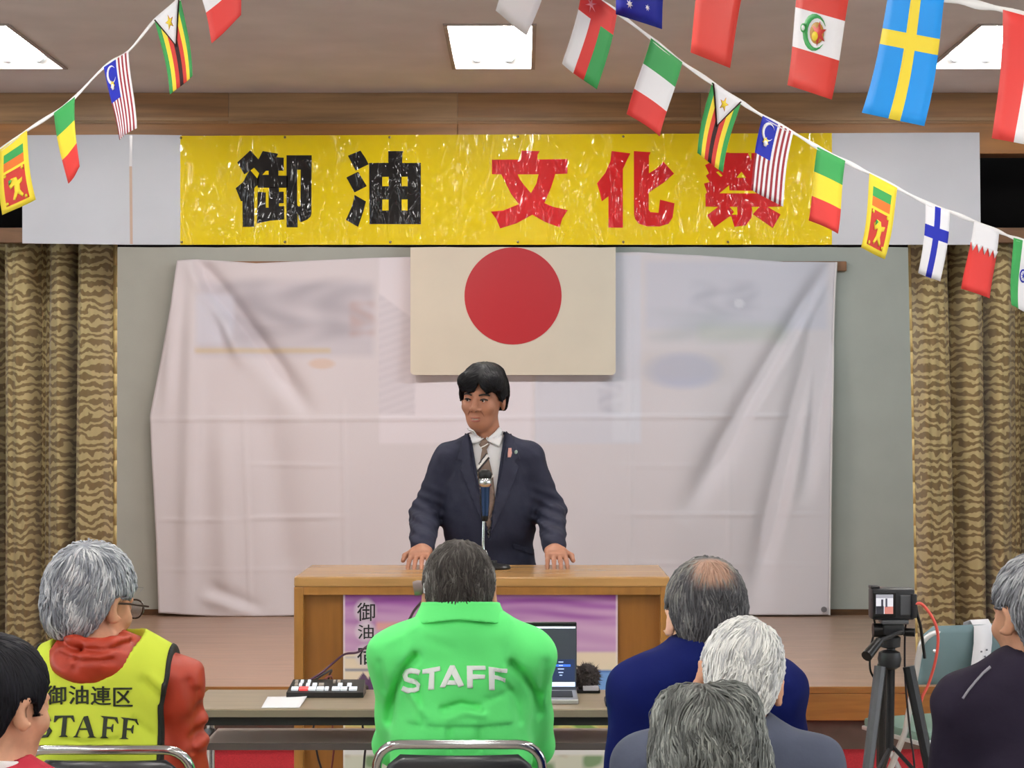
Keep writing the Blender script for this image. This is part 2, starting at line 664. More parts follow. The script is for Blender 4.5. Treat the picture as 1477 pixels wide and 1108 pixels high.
vo = mesh_obj('gap_shade_sheet', val.v, val.f, m_black, smooth=True)  # black sheet put in for the shade of the open gap behind the beam
vo.modifiers.new('thickness', 'SOLIDIFY').thickness = .004
tag(vo, 'black sheet standing in for the shade in the gap above the curtain rail', 'shade sheet')

# ------------------------------------------------------------------ curtains


def curtain_material():
    m = bpy.data.materials.new('zebra_brocade')
    m.use_nodes = True
    nt = m.node_tree; L = nt.links.new
    b = nt.nodes['Principled BSDF']
    b.inputs['Roughness'].default_value = 0.75
    b.inputs['Sheen Weight'].default_value = 0.2
    uv = nt.nodes.new('ShaderNodeUVMap')
    mp = nt.nodes.new('ShaderNodeMapping')
    mp.inputs['Scale'].default_value = (1, 1, 1)
    L(uv.outputs[0], mp.inputs[0])
    wv = nt.nodes.new('ShaderNodeTexWave')
    wv.wave_type = 'BANDS'; wv.bands_direction = 'Y'
    wv.inputs['Scale'].default_value = 8.0
    wv.inputs['Distortion'].default_value = 8.0
    wv.inputs['Detail'].default_value = 2.0
    wv.inputs['Detail Scale'].default_value = 1.7
    L(mp.outputs[0], wv.inputs[0])
    r = nt.nodes.new('ShaderNodeValToRGB')
    r.color_ramp.elements[0].position = .38; r.color_ramp.elements[1].position = .62
    r.color_ramp.elements[0].color = lin4((108, 88, 52)); r.color_ramp.elements[1].color = lin4((168, 152, 108))
    L(wv.outputs['Fac'], r.inputs[0]); L(r.outputs[0], b.inputs['Base Color'])
    return m


m_curt = curtain_material()
m_hem = mat('gold_hem', (190, 168, 112), rough=0.7, var=.06, var_scale=30)


def curtain(name, xin_top, xin_bot, xout, side, label, seed):
    r = random.Random(seed)
    nu, nv = 170, 60
    vs, uvs = [], []
    width = abs(xout - xin_top)
    ph = r.random() * 6
    ztop, zbot = 2.36, Z_STAGE + 0.004
    knots = [r.uniform(-1, 1) for _ in range(40)]
    for j in range(nv + 1):
        v = j / nv
        z = ztop + (zbot - ztop) * v
        xi = xin_top + (xin_bot - xin_top) * v
        for i in range(nu + 1):
            u = i / nu
            x = xi + (xout - xi) * u
            t = u * width * 2.0 / .17
            sharp = math.sin(t * 2 * math.pi * .5 + ph + .9 * math.sin(t * 1.3 + seed) + .25 * math.sin(v * 3 + t))
            sharp = sharp * (1 - .25 * abs(sharp)) * 1.2
            y = 8.985 + .080 * sharp + .02 * math.sin(t * 6.0 + v * 2.0) * (.4 + .6 * v) + .006 * math.sin(t * 17)
            x += .016 * math.cos(t * math.pi + ph) * side
            vs.append((x, y, z)); uvs.append((u * width * 2.0, z))
    fs = [(j * (nu + 1) + i, j * (nu + 1) + i + 1, (j + 1) * (nu + 1) + i + 1, (j + 1) * (nu + 1) + i) for j in range(nv) for i in range(nu)]
    root = empty(name, ((xin_top + xout) / 2, 8.985, Z_STAGE), label, 'curtain', 'stage curtains')
    o = mesh_obj('cloth', vs, fs, m_curt, root, smooth=True)
    ul = o.data.uv_layers.new(name='UVMap')
    for lp in o.data.loops:
        ul.data[lp.index].uv = uvs[lp.vertex_index]
    md = o.modifiers.new('thickness', 'SOLIDIFY'); md.thickness = .003
    # folded leading edge
    edge = [Vector(vs[j * (nu + 1)]) + Vector((0, -.004, 0)) for j in range(0, nv + 1, 3)]
    mb = MB()
    for a, b_ in zip(edge[:-1], edge[1:]):
        mb.add([a + Vector((-.010, 0, 0)), a + Vector((.010, -.004, 0)), b_ + Vector((.010, -.004, 0)), b_ + Vector((-.010, 0, 0))], [(0, 1, 2, 3)])
    e_ = mesh_obj('hem', mb.v, mb.f, m_hem, root, smooth=True)
    e_.modifiers.new('thickness', 'SOLIDIFY').thickness = .004
    return root


X = lambda x, d: (x - VX) / FPX * d
curtain('stage_curtain', X(163, 8.985), X(160, 8.985), -2.72, -1, 'brown and gold zebra-patterned stage curtain behind the white-haired man in the yellow vest', 3)
curtain('stage_curtain', X(1315, 8.985), X(1328, 8.985), 2.72, 1, 'brown and gold zebra-patterned stage curtain behind the tripod camera', 8)

# ------------------------------------------------------------------ white sheet on the back wall
m_sheet = mat('white_cotton', rough=0.9, attr='Col', spec=0.15, sheen=.1, bump=0.08, bump_scale=260)


def make_sheet():
    d = 11.775
    nu, nv = 300, 170
    U, Vv = np.meshgrid(np.linspace(0, 1, nu + 1), np.linspace(0, 1, nv + 1))
    yk = 370 + (887 - 370) * Vv
    lx = np.interp(Vv, [0, .12, .44, .55, .8, 1.0], [256, 248, 217, 219, 226, 229])
    rx = np.interp(Vv, [0, .5, 1.0], [1206, 1198, 1195])
    px_ = lx + (rx - lx) * U
    top = np.interp(U, [0, .03, .12, .3, .48, .7, .8, .92, 1], [6, 4, 10, 2, -2, -6, -1, 8, 8])
    yk = yk + top * (1 - Vv) ** 2
    yk = yk + np.interp(U, [0, .07, .12, .2, 1], [-3, 1, 4, 1, 0]) * Vv ** 6
    disp = np.zeros_like(U)

    def ridge(x0, y0, x1, y1, wdt, amp, sharp=1.0):
        dx, dy = x1 - x0, y1 - y0
        l = math.hypot(dx, dy)
        t = ((px_ - x0) * dx + (yk - y0) * dy) / l / l
        q = ((px_ - x0) * -dy + (yk - y0) * dx) / l
        fade = np.clip(t * 4 + .3, 0, 1) * np.clip((1.1 - t) * 3, 0, 1)
        return amp * np.exp(-(q / wdt) ** 2) * fade

    # hanging folds from the two upper corners
    for a in ((1200, 385, 1000, 720, 17, -.05), (1203, 390, 1060, 640, 11, .03), (1204, 395, 1090, 850, 20, -.05), (1203, 400, 1120, 800, 12, .03),
              (1204, 400, 1165, 700, 12, -.035), (285, 378, 330, 500, 12, -.03), (285, 378, 440, 585, 14, -.045), (275, 380, 350, 520, 10, .03),
              (280, 400, 270, 880, 14, .02), (320, 600, 330, 880, 18, .018), (380, 560, 420, 880, 26, -.02),
              (300, 845, 375, 880, 10, -.012), (290, 860, 380, 888, 9, .010), (450, 430, 470, 860, 40, .012), (560, 380, 600, 860, 50, -.01),
              (1010, 500, 960, 860, 40, .012), (255, 385, 240, 600, 9, .012)):
        disp += 1.9 * ridge(*a)
    # ironed creases
    for (x0, y0, x1, y1, amp) in ((217, 605, 770, 603, .012), (770, 602, 1200, 600, .012), (352, 600, 362, 880, .010), (495, 590, 500, 870, .008),
                                  (355, 670, 500, 672, .006), (355, 748, 500, 745, .010), (225, 750, 355, 750, .006), (770, 540, 772, 880, .010),
                                  (910, 370, 908, 880, .008), (1053, 560, 1050, 880, .006), (880, 742, 1195, 742, .007), (880, 672, 1050, 672, .004),
                                  (905, 812, 1195, 815, .004), (225, 822, 480, 822, .004), (345, 470, 490, 466, .005)):
        disp += ridge(x0, y0, x1, y1, 2.6, amp * .85)
    disp += .004 * np.sin(px_ * .031 + yk * .013) * np.sin(yk * .021 + 1.0)
    dd = np.minimum(d - disp - .012, 11.82)
    X_ = (px_ - VX) / FPX * d
    Z_ = np.maximum(CAM_H - (yk - VY) / FPX * d, Z_STAGE + .003)
    V = np.stack([X_, dd, Z_], -1).reshape(-1, 3)
    idx = np.arange((nu + 1) * (nv + 1)).reshape(nv + 1, nu + 1)
    Fq = np.stack([idx[:-1, :-1], idx[:-1, 1:], idx[1:, 1:], idx[1:, :-1]], -1).reshape(-1, 4)
    # faint pictures blended into the cloth colour
    base = np.tile(np.array(lin((228, 222, 226))), (V.shape[0], 1))
    x, y = px_.ravel(), yk.ravel()
    rng = np.random.default_rng(4)

    def blend(mask, c, a):
        k = np.clip(mask, 0, 1)[:, None] * a
        base[:] = base * (1 - k) + np.array(lin(c)) * k

    def rect(x0, y0, x1, y1, s=4):
        return np.clip((x - x0) / s, 0, 1) * np.clip((x1 - x) / s, 0, 1) * np.clip((y - y0) / s, 0, 1) * np.clip((y1 - y) / s, 0, 1)

    def ell(cx, cy, rx_, ry_):
        return np.clip(1.6 - 1.6 * (((x - cx) / rx_) ** 2 + ((y - cy) / ry_) ** 2), 0, 1)

    nz = lambda f, s: .5 + .5 * np.sin(x / f + 2 * np.sin(y / (f * .8) + s)) * np.sin(y / f * 1.3 + s * 2 + np.sin(x / f * .7))
    blend(rect(545, 366, 770, 642), (244, 238, 246), .5)
    blend(rect(770, 366, 926, 642), (222, 226, 240), .5)
    blend(rect(280, 400, 545, 520, 12), (176, 176, 192), .32)
    blend(rect(300, 395, 545, 500, 20) * nz(17, 1), (140, 138, 150), .4)
    blend(rect(280, 500, 480, 512, 5), (220, 196, 140), .55)
    blend(rect(280, 420, 340, 500, 8), (222, 226, 240), .5)
    blend(ell(465, 525, 22, 9), (226, 190, 160), .5)
    blend(rect(500, 430, 545, 490, 9) * nz(9, 3), (200, 160, 150), .4)
    roof = np.clip((y - (420 + (x - 545) * .75)) / 4, 0, 1) * rect(545, 400, 600, 600, 3)
    blend(roof * (.8 + .2 * np.sin(y * .55 + x * .2)), (178, 174, 186), .3)
    blend(rect(926, 372, 1200, 480, 10), (206, 210, 228), .45)
    blend(rect(926, 440, 1150, 500, 14) * nz(23, 5), (176, 186, 190), .4)
    blend(rect(990, 400, 1100, 460, 16) * nz(11, 2), (170, 172, 184), .4)
    blend(rect(1000, 460, 1140, 500, 14), (196, 208, 192), .35)
    blend(ell(985, 535, 62, 30), (178, 188, 222), .55)
    blend(rect(915, 500, 1060, 560, 20), (206, 200, 196), .3)
    blend(ell(1066, 438, 9, 8), (250, 250, 255), .45)
    blend(rect(860, 540, 900, 600, 6) * nz(8, 4), (170, 170, 186), .35)
    blend(rect(880, 545, 926, 640, 6), (236, 238, 246), .4)
    root = empty('white_sheet', (X(712, d), d, Z_STAGE), 'large creased white cloth hung across the back wall of the stage', 'sheet')
    o = mesh_obj('cloth', V, Fq, m_sheet, root, smooth=True)
    set_colour(o, base)
    o.modifiers.new('thickness', 'SOLIDIFY').thickness = .002
    # side hem
    mbh = MB()
    pts = [Vector(V[idx[j, nu]]) + Vector((.004, -.004, 0)) for j in range(0, nv + 1, 5)]
    mbh.tube(pts, .006, 6)
    mbh.build('side_hem', mat('hem_cotton', (236, 230, 228), rough=.9), root, True)
    gb = at(1188, 880, d - .02)
    MB().lathe([(.018, 0), (.018, .004), (.010, .004)], (0, 0, 0), 16, Matrix.Translation(gb + Vector((0, -.01, 0.004))).to_4x4() @ Matrix.Rotation(math.pi / 2, 4, 'X')).build('grommet', mat('grommet_metal', (150, 150, 156), rough=.4, metal=.6), root, True)
    return root


make_sheet()
tag(MB().box((X(330, 11.84), 11.832, at(0, 391, 11.84).z), (X(1221, 11.84), 11.862, at(0, 377, 11.84).z), bevel=.006).build('wooden_batten', mat('batten_wood', (150, 106, 74), rough=.6, var=.1, var_scale=10)),
    'brown wooden batten whose end sticks out beside the white cloth', 'batten')

# ------------------------------------------------------------------ national flag board
fd = 11.685
fl = empty('flag_board', at(740, 541, fd), 'cream board with a large red disc hung under the banner', 'flag')
mb = MB()
x0, x1 = X(592, fd), X(888, fd)
z0, z1 = at(0, 541, fd).z, at(0, 313, fd).z
r = .025
poly = []
for cx, cz, a0 in ((x1 - r, z1 - r, 0), (x0 + r, z1 - r, 90), (x0 + r, z0 + r, 180), (x1 - r, z0 + r, 270)):
    for k in range(6):
        a = math.radians(a0 + 18 * k)
        poly.append((cx + r * math.cos(a), cz + r * math.sin(a)))
mb.prism(poly, fd, fd + .03)
mb.build('panel', mat('cream_board', (224, 214, 194), rough=.5, var=.015, var_scale=3), fl)
c = at(740, 427, fd)
rd = 70.0 / FPX * fd
mb = MB()
mb.prism([(c.x + rd * math.cos(2 * math.pi * k / 72), c.z + rd * math.sin(2 * math.pi * k / 72)) for k in range(72)], fd - .004, fd + .002)
mb.build('disc', mat('red_disc', (198, 44, 52), rough=.35), fl)
for xx in (640, 840):
    mb = MB()
    p = at(xx, 313, fd + .015)
    mb.tube([p, (p.x, fd + .02, 3.5), (p.x, fd + .02, 3.56)], .002, 6)
    mb.build('hanging_wire', mat('wire', (60, 60, 60), rough=.4), fl)

# ------------------------------------------------------------------ banner
bd_ = 8.725


def banner_mat(name, rgb, bumps=.7):
    m = bpy.data.materials.new(name)
    m.use_nodes = True
    nt = m.node_tree; L = nt.links.new
    b = nt.nodes['Principled BSDF']
    b.inputs['Base Color'].default_value = lin4(rgb)
    b.inputs['Roughness'].default_value = .45
    b.inputs['Specular IOR Level'].default_value = .1
    b.inputs['Coat Weight'].default_value = .85
    b.inputs['Coat Roughness'].default_value = .05
    tc = nt.nodes.new('ShaderNodeTexCoord')
    gm = nt.nodes.new('ShaderNodeNewGeometry')
    mp = nt.nodes.new('ShaderNodeMapping')
    mp.inputs['Scale'].default_value = (7.0, 1, 2.2)
    L(gm.outputs['Position'], mp.inputs[0])
    n = nt.nodes.new('ShaderNodeTexNoise')
    n.inputs['Scale'].default_value = 1.7; n.inputs['Detail'].default_value = 2.5; n.inputs['Distortion'].default_value = 1.2
    L(mp.outputs[0], n.inputs['Vector'])
    mr = nt.nodes.new('ShaderNodeValToRGB')
    mr.color_ramp.interpolation = 'B_SPLINE'
    mr.color_ramp.elements[0].position = .585; mr.color_ramp.elements[1].position = .75
    L(n.outputs['Fac'], mr.inputs[0])
    bp = nt.nodes.new('ShaderNodeBump')
    bp.inputs['Strength'].default_value = bumps; bp.inputs['Distance'].default_value = .035
    L(mr.outputs[0], bp.inputs['Height'])
    L(bp.outputs[0], b.inputs['Coat Normal'])
    return m


m_yel = banner_mat('yellow_vinyl', (208, 182, 2))
m_ink = banner_mat('black_vinyl', (12, 10, 12))
m_redink = banner_mat('red_vinyl', (176, 18, 22))
m_wht = mat('white_vinyl', (178, 180, 188), rough=.6, bump=.12, bump_scale=3, var=.02, var_scale=2)
bn = empty('festival_banner', at(724, 353, bd_), 'long banner, yellow with five black and red characters, white sheets at both ends', 'banner')


def panel(poly, d0, d1, m, name):
    mb = MB()
    mb.prism([((x - VX) / FPX * bd_, CAM_H - (y - VY) / FPX * bd_) for x, y in poly], d0, d1)
    return mb.build(name, m, bn)


panel([(260, 196), (1200, 192), (1200, 353), (260, 353)], bd_, bd_ + .003, m_yel, 'yellow_sheet')
panel([(32, 195), (191, 194), (190, 353), (32, 351)], bd_ + .002, bd_ + .005, m_wht, 'white_sheet')
panel([(188, 194), (262, 195), (262, 353), (188, 353)], bd_ + .0005, bd_ + .0035, m_wht, 'white_sheet')
panel([(1198, 192), (1413, 191), (1415, 353), (1198, 353)], bd_ + .002, bd_ + .005, m_wht, 'white_sheet')
panel([(186.5, 240), (190.5, 240), (191.5, 352), (187.5, 352)], bd_ - .0005, bd_ + .0005, mat('tape_stain', (176, 150, 134), rough=.6), 'seam_tape')
panel([(187, 196), (191, 196), (190.5, 240), (186.5, 240)], bd_ - .0005, bd_ + .0005, mat('seam_tape_clear', (206, 204, 208), rough=.2, coat=1), 'seam_tape')
CH = {
    0: (335, 210, [[(65, 215), (232, 62), (335, 178), (240, 310), (155, 370)],
                   [(200, 350), (240, 300), (320, 420), (345, 355), (330, 515), (285, 545), (285, 1040), (135, 1040), (130, 715), (110, 710), (45, 545), (140, 465)],
                   [(240, 310), (335, 178), (390, 70), (585, 105), (565, 150), (660, 155), (660, 320), (590, 322), (590, 385), (710, 385), (710, 540), (325, 540), (320, 420)],
                   [(318, 590), (430, 600), (430, 530), (700, 540), (665, 945), (490, 960), (318, 995)],
                   [(695, 125), (1015, 125), (1012, 870), (1000, 910), (960, 945), (880, 980), (865, 970), (835, 870), (835, 1045), (695, 1045)]],
        [[(235, 320), (280, 285), (345, 355), (320, 420)], [(385, 375), (430, 325), (465, 325), (465, 375)],
         [(283, 545), (320, 510), (330, 540), (470, 540), (470, 590), (325, 590), (320, 800), (312, 1000), (283, 1040)],
         [(430, 590), (465, 590), (465, 795), (430, 795)],
         [(600, 540), (692, 540), (692, 945), (665, 945), (665, 775), (600, 775), (600, 738), (660, 738), (660, 590), (600, 590)],
         [(660, 150), (694, 150), (690, 377), (600, 377), (600, 325), (660, 320)],
         [(832, 310), (875, 310), (872, 770), (850, 780), (832, 765)]], 'b'),
    1: (490, 210, [[(105, 130), (265, 65), (330, 160), (370, 240), (205, 320)], [(85, 408), (235, 335), (345, 520), (190, 600)],
                   [(190, 630), (335, 715), (300, 850), (235, 1040), (80, 950), (150, 790), (180, 690)],
                   [(375, 222), (622, 222), (622, 70), (815, 72), (800, 100), (800, 222), (1038, 222), (1038, 1005), (382, 1005)]],
        [[(545, 400), (625, 400), (625, 520), (545, 520)], [(792, 400), (868, 400), (868, 520), (792, 520)],
         [(545, 690), (625, 690), (625, 832), (545, 832)], [(792, 690), (868, 690), (868, 832), (792, 832)]], 'b'),
    2: (700, 210, [[(85, 180), (455, 180), (460, 65), (695, 72), (668, 120), (668, 178), (1050, 172), (1050, 360), (895, 365), (840, 540), (755, 735), (870, 785),
                    (1055, 825), (985, 930), (950, 1045), (760, 975), (600, 885), (400, 995), (190, 1060), (140, 940), (70, 845), (230, 830), (430, 750), (330, 620), (205, 370), (85, 365)]],
        [[(415, 370), (680, 370), (650, 490), (585, 608), (500, 510), (440, 430)]], 'r'),
    3: (855, 210, [[(240, 70), (480, 100), (440, 180), (385, 300), (385, 1050), (200, 1050), (200, 650), (115, 715), (90, 600), (52, 485), (160, 350), (225, 200)],
                   [(525, 70), (740, 85), (718, 130), (718, 355), (820, 290), (905, 208), (1040, 360), (900, 480), (715, 600), (715, 820), (735, 850), (840, 860), (860, 692),
                    (1045, 738), (1020, 920), (970, 1000), (850, 1035), (700, 1035), (590, 1000), (540, 940), (527, 880)]], [], 'r'),
    4: (1008, 210, [[(80, 250), (200, 190), (250, 75), (400, 95), (980, 95), (990, 250), (1050, 470), (1000, 560), (1050, 610), (1050, 780), (880, 785), (1045, 880), (945, 1055), (695, 880),
                     (690, 790), (670, 930), (600, 1020), (455, 1040), (415, 905), (395, 905), (200, 1045), (105, 890), (245, 785), (85, 780), (85, 620), (105, 600), (65, 485), (140, 465), (90, 385), (130, 355)]],
        [[(480, 410), (545, 335), (605, 415)], [(265, 610), (385, 510), (390, 575), (700, 580), (740, 612)], [(395, 785), (490, 785), (490, 885), (420, 885), (450, 850)],
         [(675, 785), (770, 785), (690, 880)], [(220, 340), (250, 330), (300, 385), (280, 400)], [(630, 100), (670, 100), (668, 185)]], 'r'),
}
for k, (ox, oy, solids, holes, c_) in CH.items():
    s = 1108 / 125.0
    root_c = None
    mb = MB()
    for p in solids:
        mb.prism([((x - VX) / FPX * bd_, CAM_H - (y - VY) / FPX * bd_) for x, y in px(p, ox, oy, s)], bd_ - .0015, bd_ - .0003)
    ch = mb.build('character', m_ink if c_ == 'b' else m_redink, bn)
    ch['label'] = ('black' if c_ == 'b' else 'red') + ' brush-cut vinyl character on the banner'
    if holes:
        for p in holes:
            mb = MB()
            mb.prism([((x - VX) / FPX * bd_, CAM_H - (y - VY) / FPX * bd_) for x, y in px(p, ox, oy, s)], bd_ - .0025, bd_ - .0018)
            mb.build('counter', m_yel, ch)
for xx, yy in ((261, 199), (411, 198), (562, 198), (747, 197), (899, 197), (262, 349), (411, 349), (563, 349), (747, 349), (899, 349), (1050, 349)):
    p = at(xx, yy, bd_ - .001)
    MB().lathe([(.006, 0), (.006, .002), (.003, .003)], (0, 0, 0), 10, Matrix.Translation(p).to_4x4() @ Matrix.Rotation(math.pi / 2, 4, 'X')).build('eyelet', mat('eyelet_brass', (110, 96, 60), rough=.35, metal=.7), bn, True)

# ================================================================== strings of flags
FC = {'w': (240, 238, 242), 'r': (222, 62, 58), 'g': (60, 158, 84), 'y': (246, 220, 62), 'b': (28, 40, 170), 'k': (46, 12, 14), 'o': (232, 120, 50),
      's': (28, 150, 238), 'n': (14, 30, 150), 'd': (200, 60, 52), 'm': (150, 40, 50), 'p': (238, 150, 160), 'e': (190, 140, 60), 'c': (210, 60, 50), 't': (206, 36, 48)}
FM = {k: mat('flag_cloth_' + k, v, rough=.6, spec=.3, trans=0.0) for k, v in FC.items()}
FK = list(FC)
m_cord = mat('white_ribbon', (238, 236, 236), rough=.7)


def star(cx, cy, r, n=5, rot=0.0, q=.42, asp=.65):
    return [(cx + r * (1 if i % 2 == 0 else q) * math.sin(math.pi * i / n + rot), cy - asp * r * (1 if i % 2 == 0 else q) * math.cos(math.pi * i / n + rot)) for i in range(2 * n)]


def disc(cx, cy, r, n=20, asp=.65):
    return [(cx + r * math.cos(2 * math.pi * i / n), cy + asp * r * math.sin(2 * math.pi * i / n)) for i in range(n)]


def crescent(cx, cy, r, n=16, asp=.65):
    out = [(cx + r * math.cos(a), cy + asp * r * math.sin(a)) for a in np.linspace(.5, 5.78, n)]
    inn = [(cx + .22 * r + .8 * r * math.cos(a), cy + asp * .8 * r * math.sin(a)) for a in np.linspace(5.6, .68, n)]
    return out + inn


# design: u cuts, v cuts, colour of each cell, overlays (colour, polygon) in (u, v); v runs down from the ribbon
def grid_design(kind):
    ov = []
    if kind == 'mali': return [0, 1], [0, .335, .667, 1], ['g', 'y', 'r'], ov
    if kind == 'italy': return [0, 1], [0, .335, .667, 1], ['g', 'w', 'r'], ov
    if kind == 'white_red': return [0, 1], [0, .5, 1], ['w', 'r'], ov
    if kind == 'red_white_vertical': return [0, .5, 1], [0, 1], ['r', 'w'], ov
    if kind == 'plain_red':
        ov = [('y', star(.78, .22, .16)), ('y', star(.55, .36, .05)), ('y', star(.45, .28, .05))]
        return [0, 1], [0, 1], ['c'], ov
    if kind == 'red_disc':
        return [0, 1], [0, 1], ['w'], [('t', disc(.5, .52, .34, asp=.62))]
    if kind == 'navy_stars':
        return [0, 1], [0, 1], ['n'], [('w', star(.3, .86, .07, 7)), ('w', star(.68, .84, .05, 7)), ('w', star(.45, .70, .06, 7)), ('w', star(.7, .62, .06, 7)), ('w', star(.25, .6, .06, 7)),
                                        ('r', [(.44, 0), (.56, 0), (.56, .45), (.44, .45)])]
    if kind == 'peru':
        ov = [('g', crescent(.46, .5, .24)), ('e', disc(.52, .5, .14)), ('d', star(.56, .5, .16, 6)), ('y', disc(.5, .53, .06)), ('g', disc(.24, .49, .06)), ('w', disc(.24, .49, .035))]
        return [0, 1], [0, .335, .667, 1], ['c', 'w', 'c'], ov
    if kind == 'sweden':
        return [0, .42, .60, 1], [0, .3125, .4375, 1], ['s', 'y', 's', 'y', 'y', 'y', 's', 'y', 's'], ov
    if kind == 'finland':
        return [0, .38, .62, 1], [0, .29, .46, 1], ['w', 'b', 'w', 'b', 'b', 'b', 'w', 'b', 'w'], ov
    if kind == 'oman':
        return [0, .36, .64, 1], [0, .30, 1], ['r', 'r', 'r', 'w', 'r', 'g'], [('p', star(.28, .14, .16, 6, q=.25))]
    if kind == 'bahrain':
        ov = [('w', [(i / 5, .30), ((i + 1) / 5, .30), ((i + .5) / 5, .42)]) for i in range(5)]
        return [0, 1], [0, .305, 1], ['w', 'r'], ov
    if kind == 'zimbabwe':
        cuts = [0, 1 / 7, 2 / 7, 3 / 7, 4 / 7, 5 / 7, 6 / 7, 1]
        ov = [('k', [(0, 0), (1, 0), (.5, .50)]), ('w', [(.05, 0), (.95, 0), (.5, .46)]), ('c', star(.5, .17, .15)), ('y', star(.5, .17, .13))]
        return cuts, [0, 1], ['g', 'y', 'c', 'k', 'c', 'y', 'g'], ov
    if kind == 'malaysia':
        uc = [i / 14 for i in range(15)]
        vc = [0, .5, 1]
        cc = []
        for j in range(2):
            for i in range(14):
                cc.append('b' if (j == 0 and i < 7) else ('m' if i % 2 == 0 else 'w'))
        return uc, vc, cc, [('w', crescent(.26, .16, .19)), ('y', star(.25, .30, .10, 7, q=.6)), ('w', disc(.25, .32, .06))]
    if kind == 'srilanka':
        uc = [0, .16, .84, 1]
        vc = [0, .14, .27, .40, .44, .92, 1]
        cc = ['y', 'y', 'y', 'y', 'g', 'y', 'y', 'o', 'y', 'y', 'y', 'y', 'y', 'd', 'y', 'y', 'y', 'y']
        lion = [(.40, .55), (.56, .56), (.60, .62), (.74, .60), (.72, .66), (.64, .68), (.62, .76), (.70, .84), (.66, .88), (.54, .80), (.44, .88), (.38, .86), (.46, .76), (.48, .66), (.36, .70), (.30, .62)]
        return uc, vc, cc, [('y', lion), ('y', disc(.22, .47, .04)), ('y', disc(.78, .47, .04)), ('y', disc(.22, .89, .04)), ('y', disc(.78, .89, .04)), ('g', [(.34, .56), (.44, .58), (.34, .64)])]
    if kind == 'india':
        ring = [('b', disc(.5, .5, .15)), ('w', disc(.5, .5, .11)), ('b', star(.5, .5, .12, 8, q=.2))]
        return [0, .335, .667, 1], [0, 1], ['g', 'w', 'o'], ring
    raise ValueError(kind)


def make_flag(kind, corners, d0, d1, parent, label, curl=.012, seed=0):
    TL, TR, BR, BL = corners
    sw = .02 * math.sin(seed * 1.7)
    p00, p10 = at(*TL, d0), at(*TR, d1)
    p11, p01 = at(*BR, d1 + sw - .01), at(*BL, d0 + sw)
    nrm = (p10 - p00).cross(p01 - p00).normalized()
    if nrm.y > 0: nrm = -nrm

    def S(u, v, lift=0.0):
        p = p00.lerp(p10, u).lerp(p01.lerp(p11, u), v)
        return p + nrm * (curl * math.sin(2.4 * v + seed) * v * 1.2 + curl * .7 * math.sin(3.0 * u + seed * 2.1) * v + lift)

    uc, vc, cells, ov = grid_design(kind)

    def refine(c, mx):
        out = [c[0]]; own = []
        for i in range(len(c) - 1):
            k = max(1, math.ceil((c[i + 1] - c[i]) / mx))
            for j in range(k):
                out.append(c[i] + (c[i + 1] - c[i]) * (j + 1) / k); own.append(i)
        return out, own
    U, ui = refine(uc, .17)
    V, vi = refine(vc, .1)
    vs = [S(u, v) for v in V for u in U]
    nu = len(U)
    fs, mi = [], []
    keys = []
    def key(k):
        if k not in keys: keys.append(k)
        return keys.index(k)
    for j in range(len(V) - 1):
        for i in range(nu - 1):
            fs.append((j * nu + i, j * nu + i + 1, (j + 1) * nu + i + 1, (j + 1) * nu + i))
            mi.append(key(cells[vi[j] * (len(uc) - 1) + ui[i]]))
    for q, (c, poly) in enumerate(ov):
        PV, PF = subdivided([poly], .12)
        for sgn in (1, -1):
            n0 = len(vs)
            vs += [S(u, v, sgn * (.0016 + .0006 * q)) for u, v in PV]
            fs += [tuple(i + n0 for i in f) for f in PF]
            mi += [key(c)] * len(PF)
    o = mesh_obj('flag', vs, fs, [FM[k] for k in keys], parent, smooth=True, mat_idx=mi)
    o.modifiers.new('thickness', 'SOLIDIFY').thickness = .0008
    o['label'] = label
    return o


def bunting(label, cord, flags, start, end, width=.011):
    pts = smooth_path([Vector(start)] + [at(x, y, d) for x, y, d in cord] + [Vector(end)], 5)
    root = empty('flag_bunting', pts[len(pts) // 2], label, 'bunting', 'strings of small flags under the ceiling')
    vs = []
    for i, p in enumerate(pts):
        tw = .5 + .5 * math.sin(i * .9)
        vs += [p + Vector((0, .003 * tw, width * (.35 + .35 * tw))), p + Vector((0, -.003 * tw, -width * (.35 + .35 * tw)))]
    rb = mesh_obj('ribbon', vs, [(2 * i, 2 * i + 1, 2 * i + 3, 2 * i + 2) for i in range(len(pts) - 1)], m_cord, root, smooth=True)
    rb.modifiers.new('thickness', 'SOLIDIFY').thickness = .0012
    xs = [c[0] for c in cord]; ds = [c[2] for c in cord]
    for k, (kind, cs, lab) in enumerate(flags):
        make_flag(kind, cs, float(np.interp(cs[0][0], xs, ds)) - .002, float(np.interp(cs[1][0], xs, ds)) - .002, root, lab, seed=k + 1)
    return root


LB = {'mali': 'green, yellow and red banded flag', 'italy': 'green, white and red banded flag', 'white_red': 'white over red flag', 'red_white_vertical': 'flag half red and half white',
      'plain_red': 'red flag with yellow stars', 'red_disc': 'white flag with a red disc', 'navy_stars': 'dark blue flag with white stars', 'peru': 'red, white and red flag with a green wreath',
      'sweden': 'sky blue flag with a yellow cross', 'finland': 'white flag with a blue cross', 'oman': 'red flag with a white and a green stripe', 'bahrain': 'red flag with a white zigzag edge',
      'zimbabwe': 'striped flag with a white triangle and star', 'malaysia': 'red and white striped flag with a crescent', 'srilanka': 'yellow bordered flag with a lion', 'india': 'green, white and orange flag with a wheel'}


def fl_(kind, *c): return (kind, c, LB[kind])


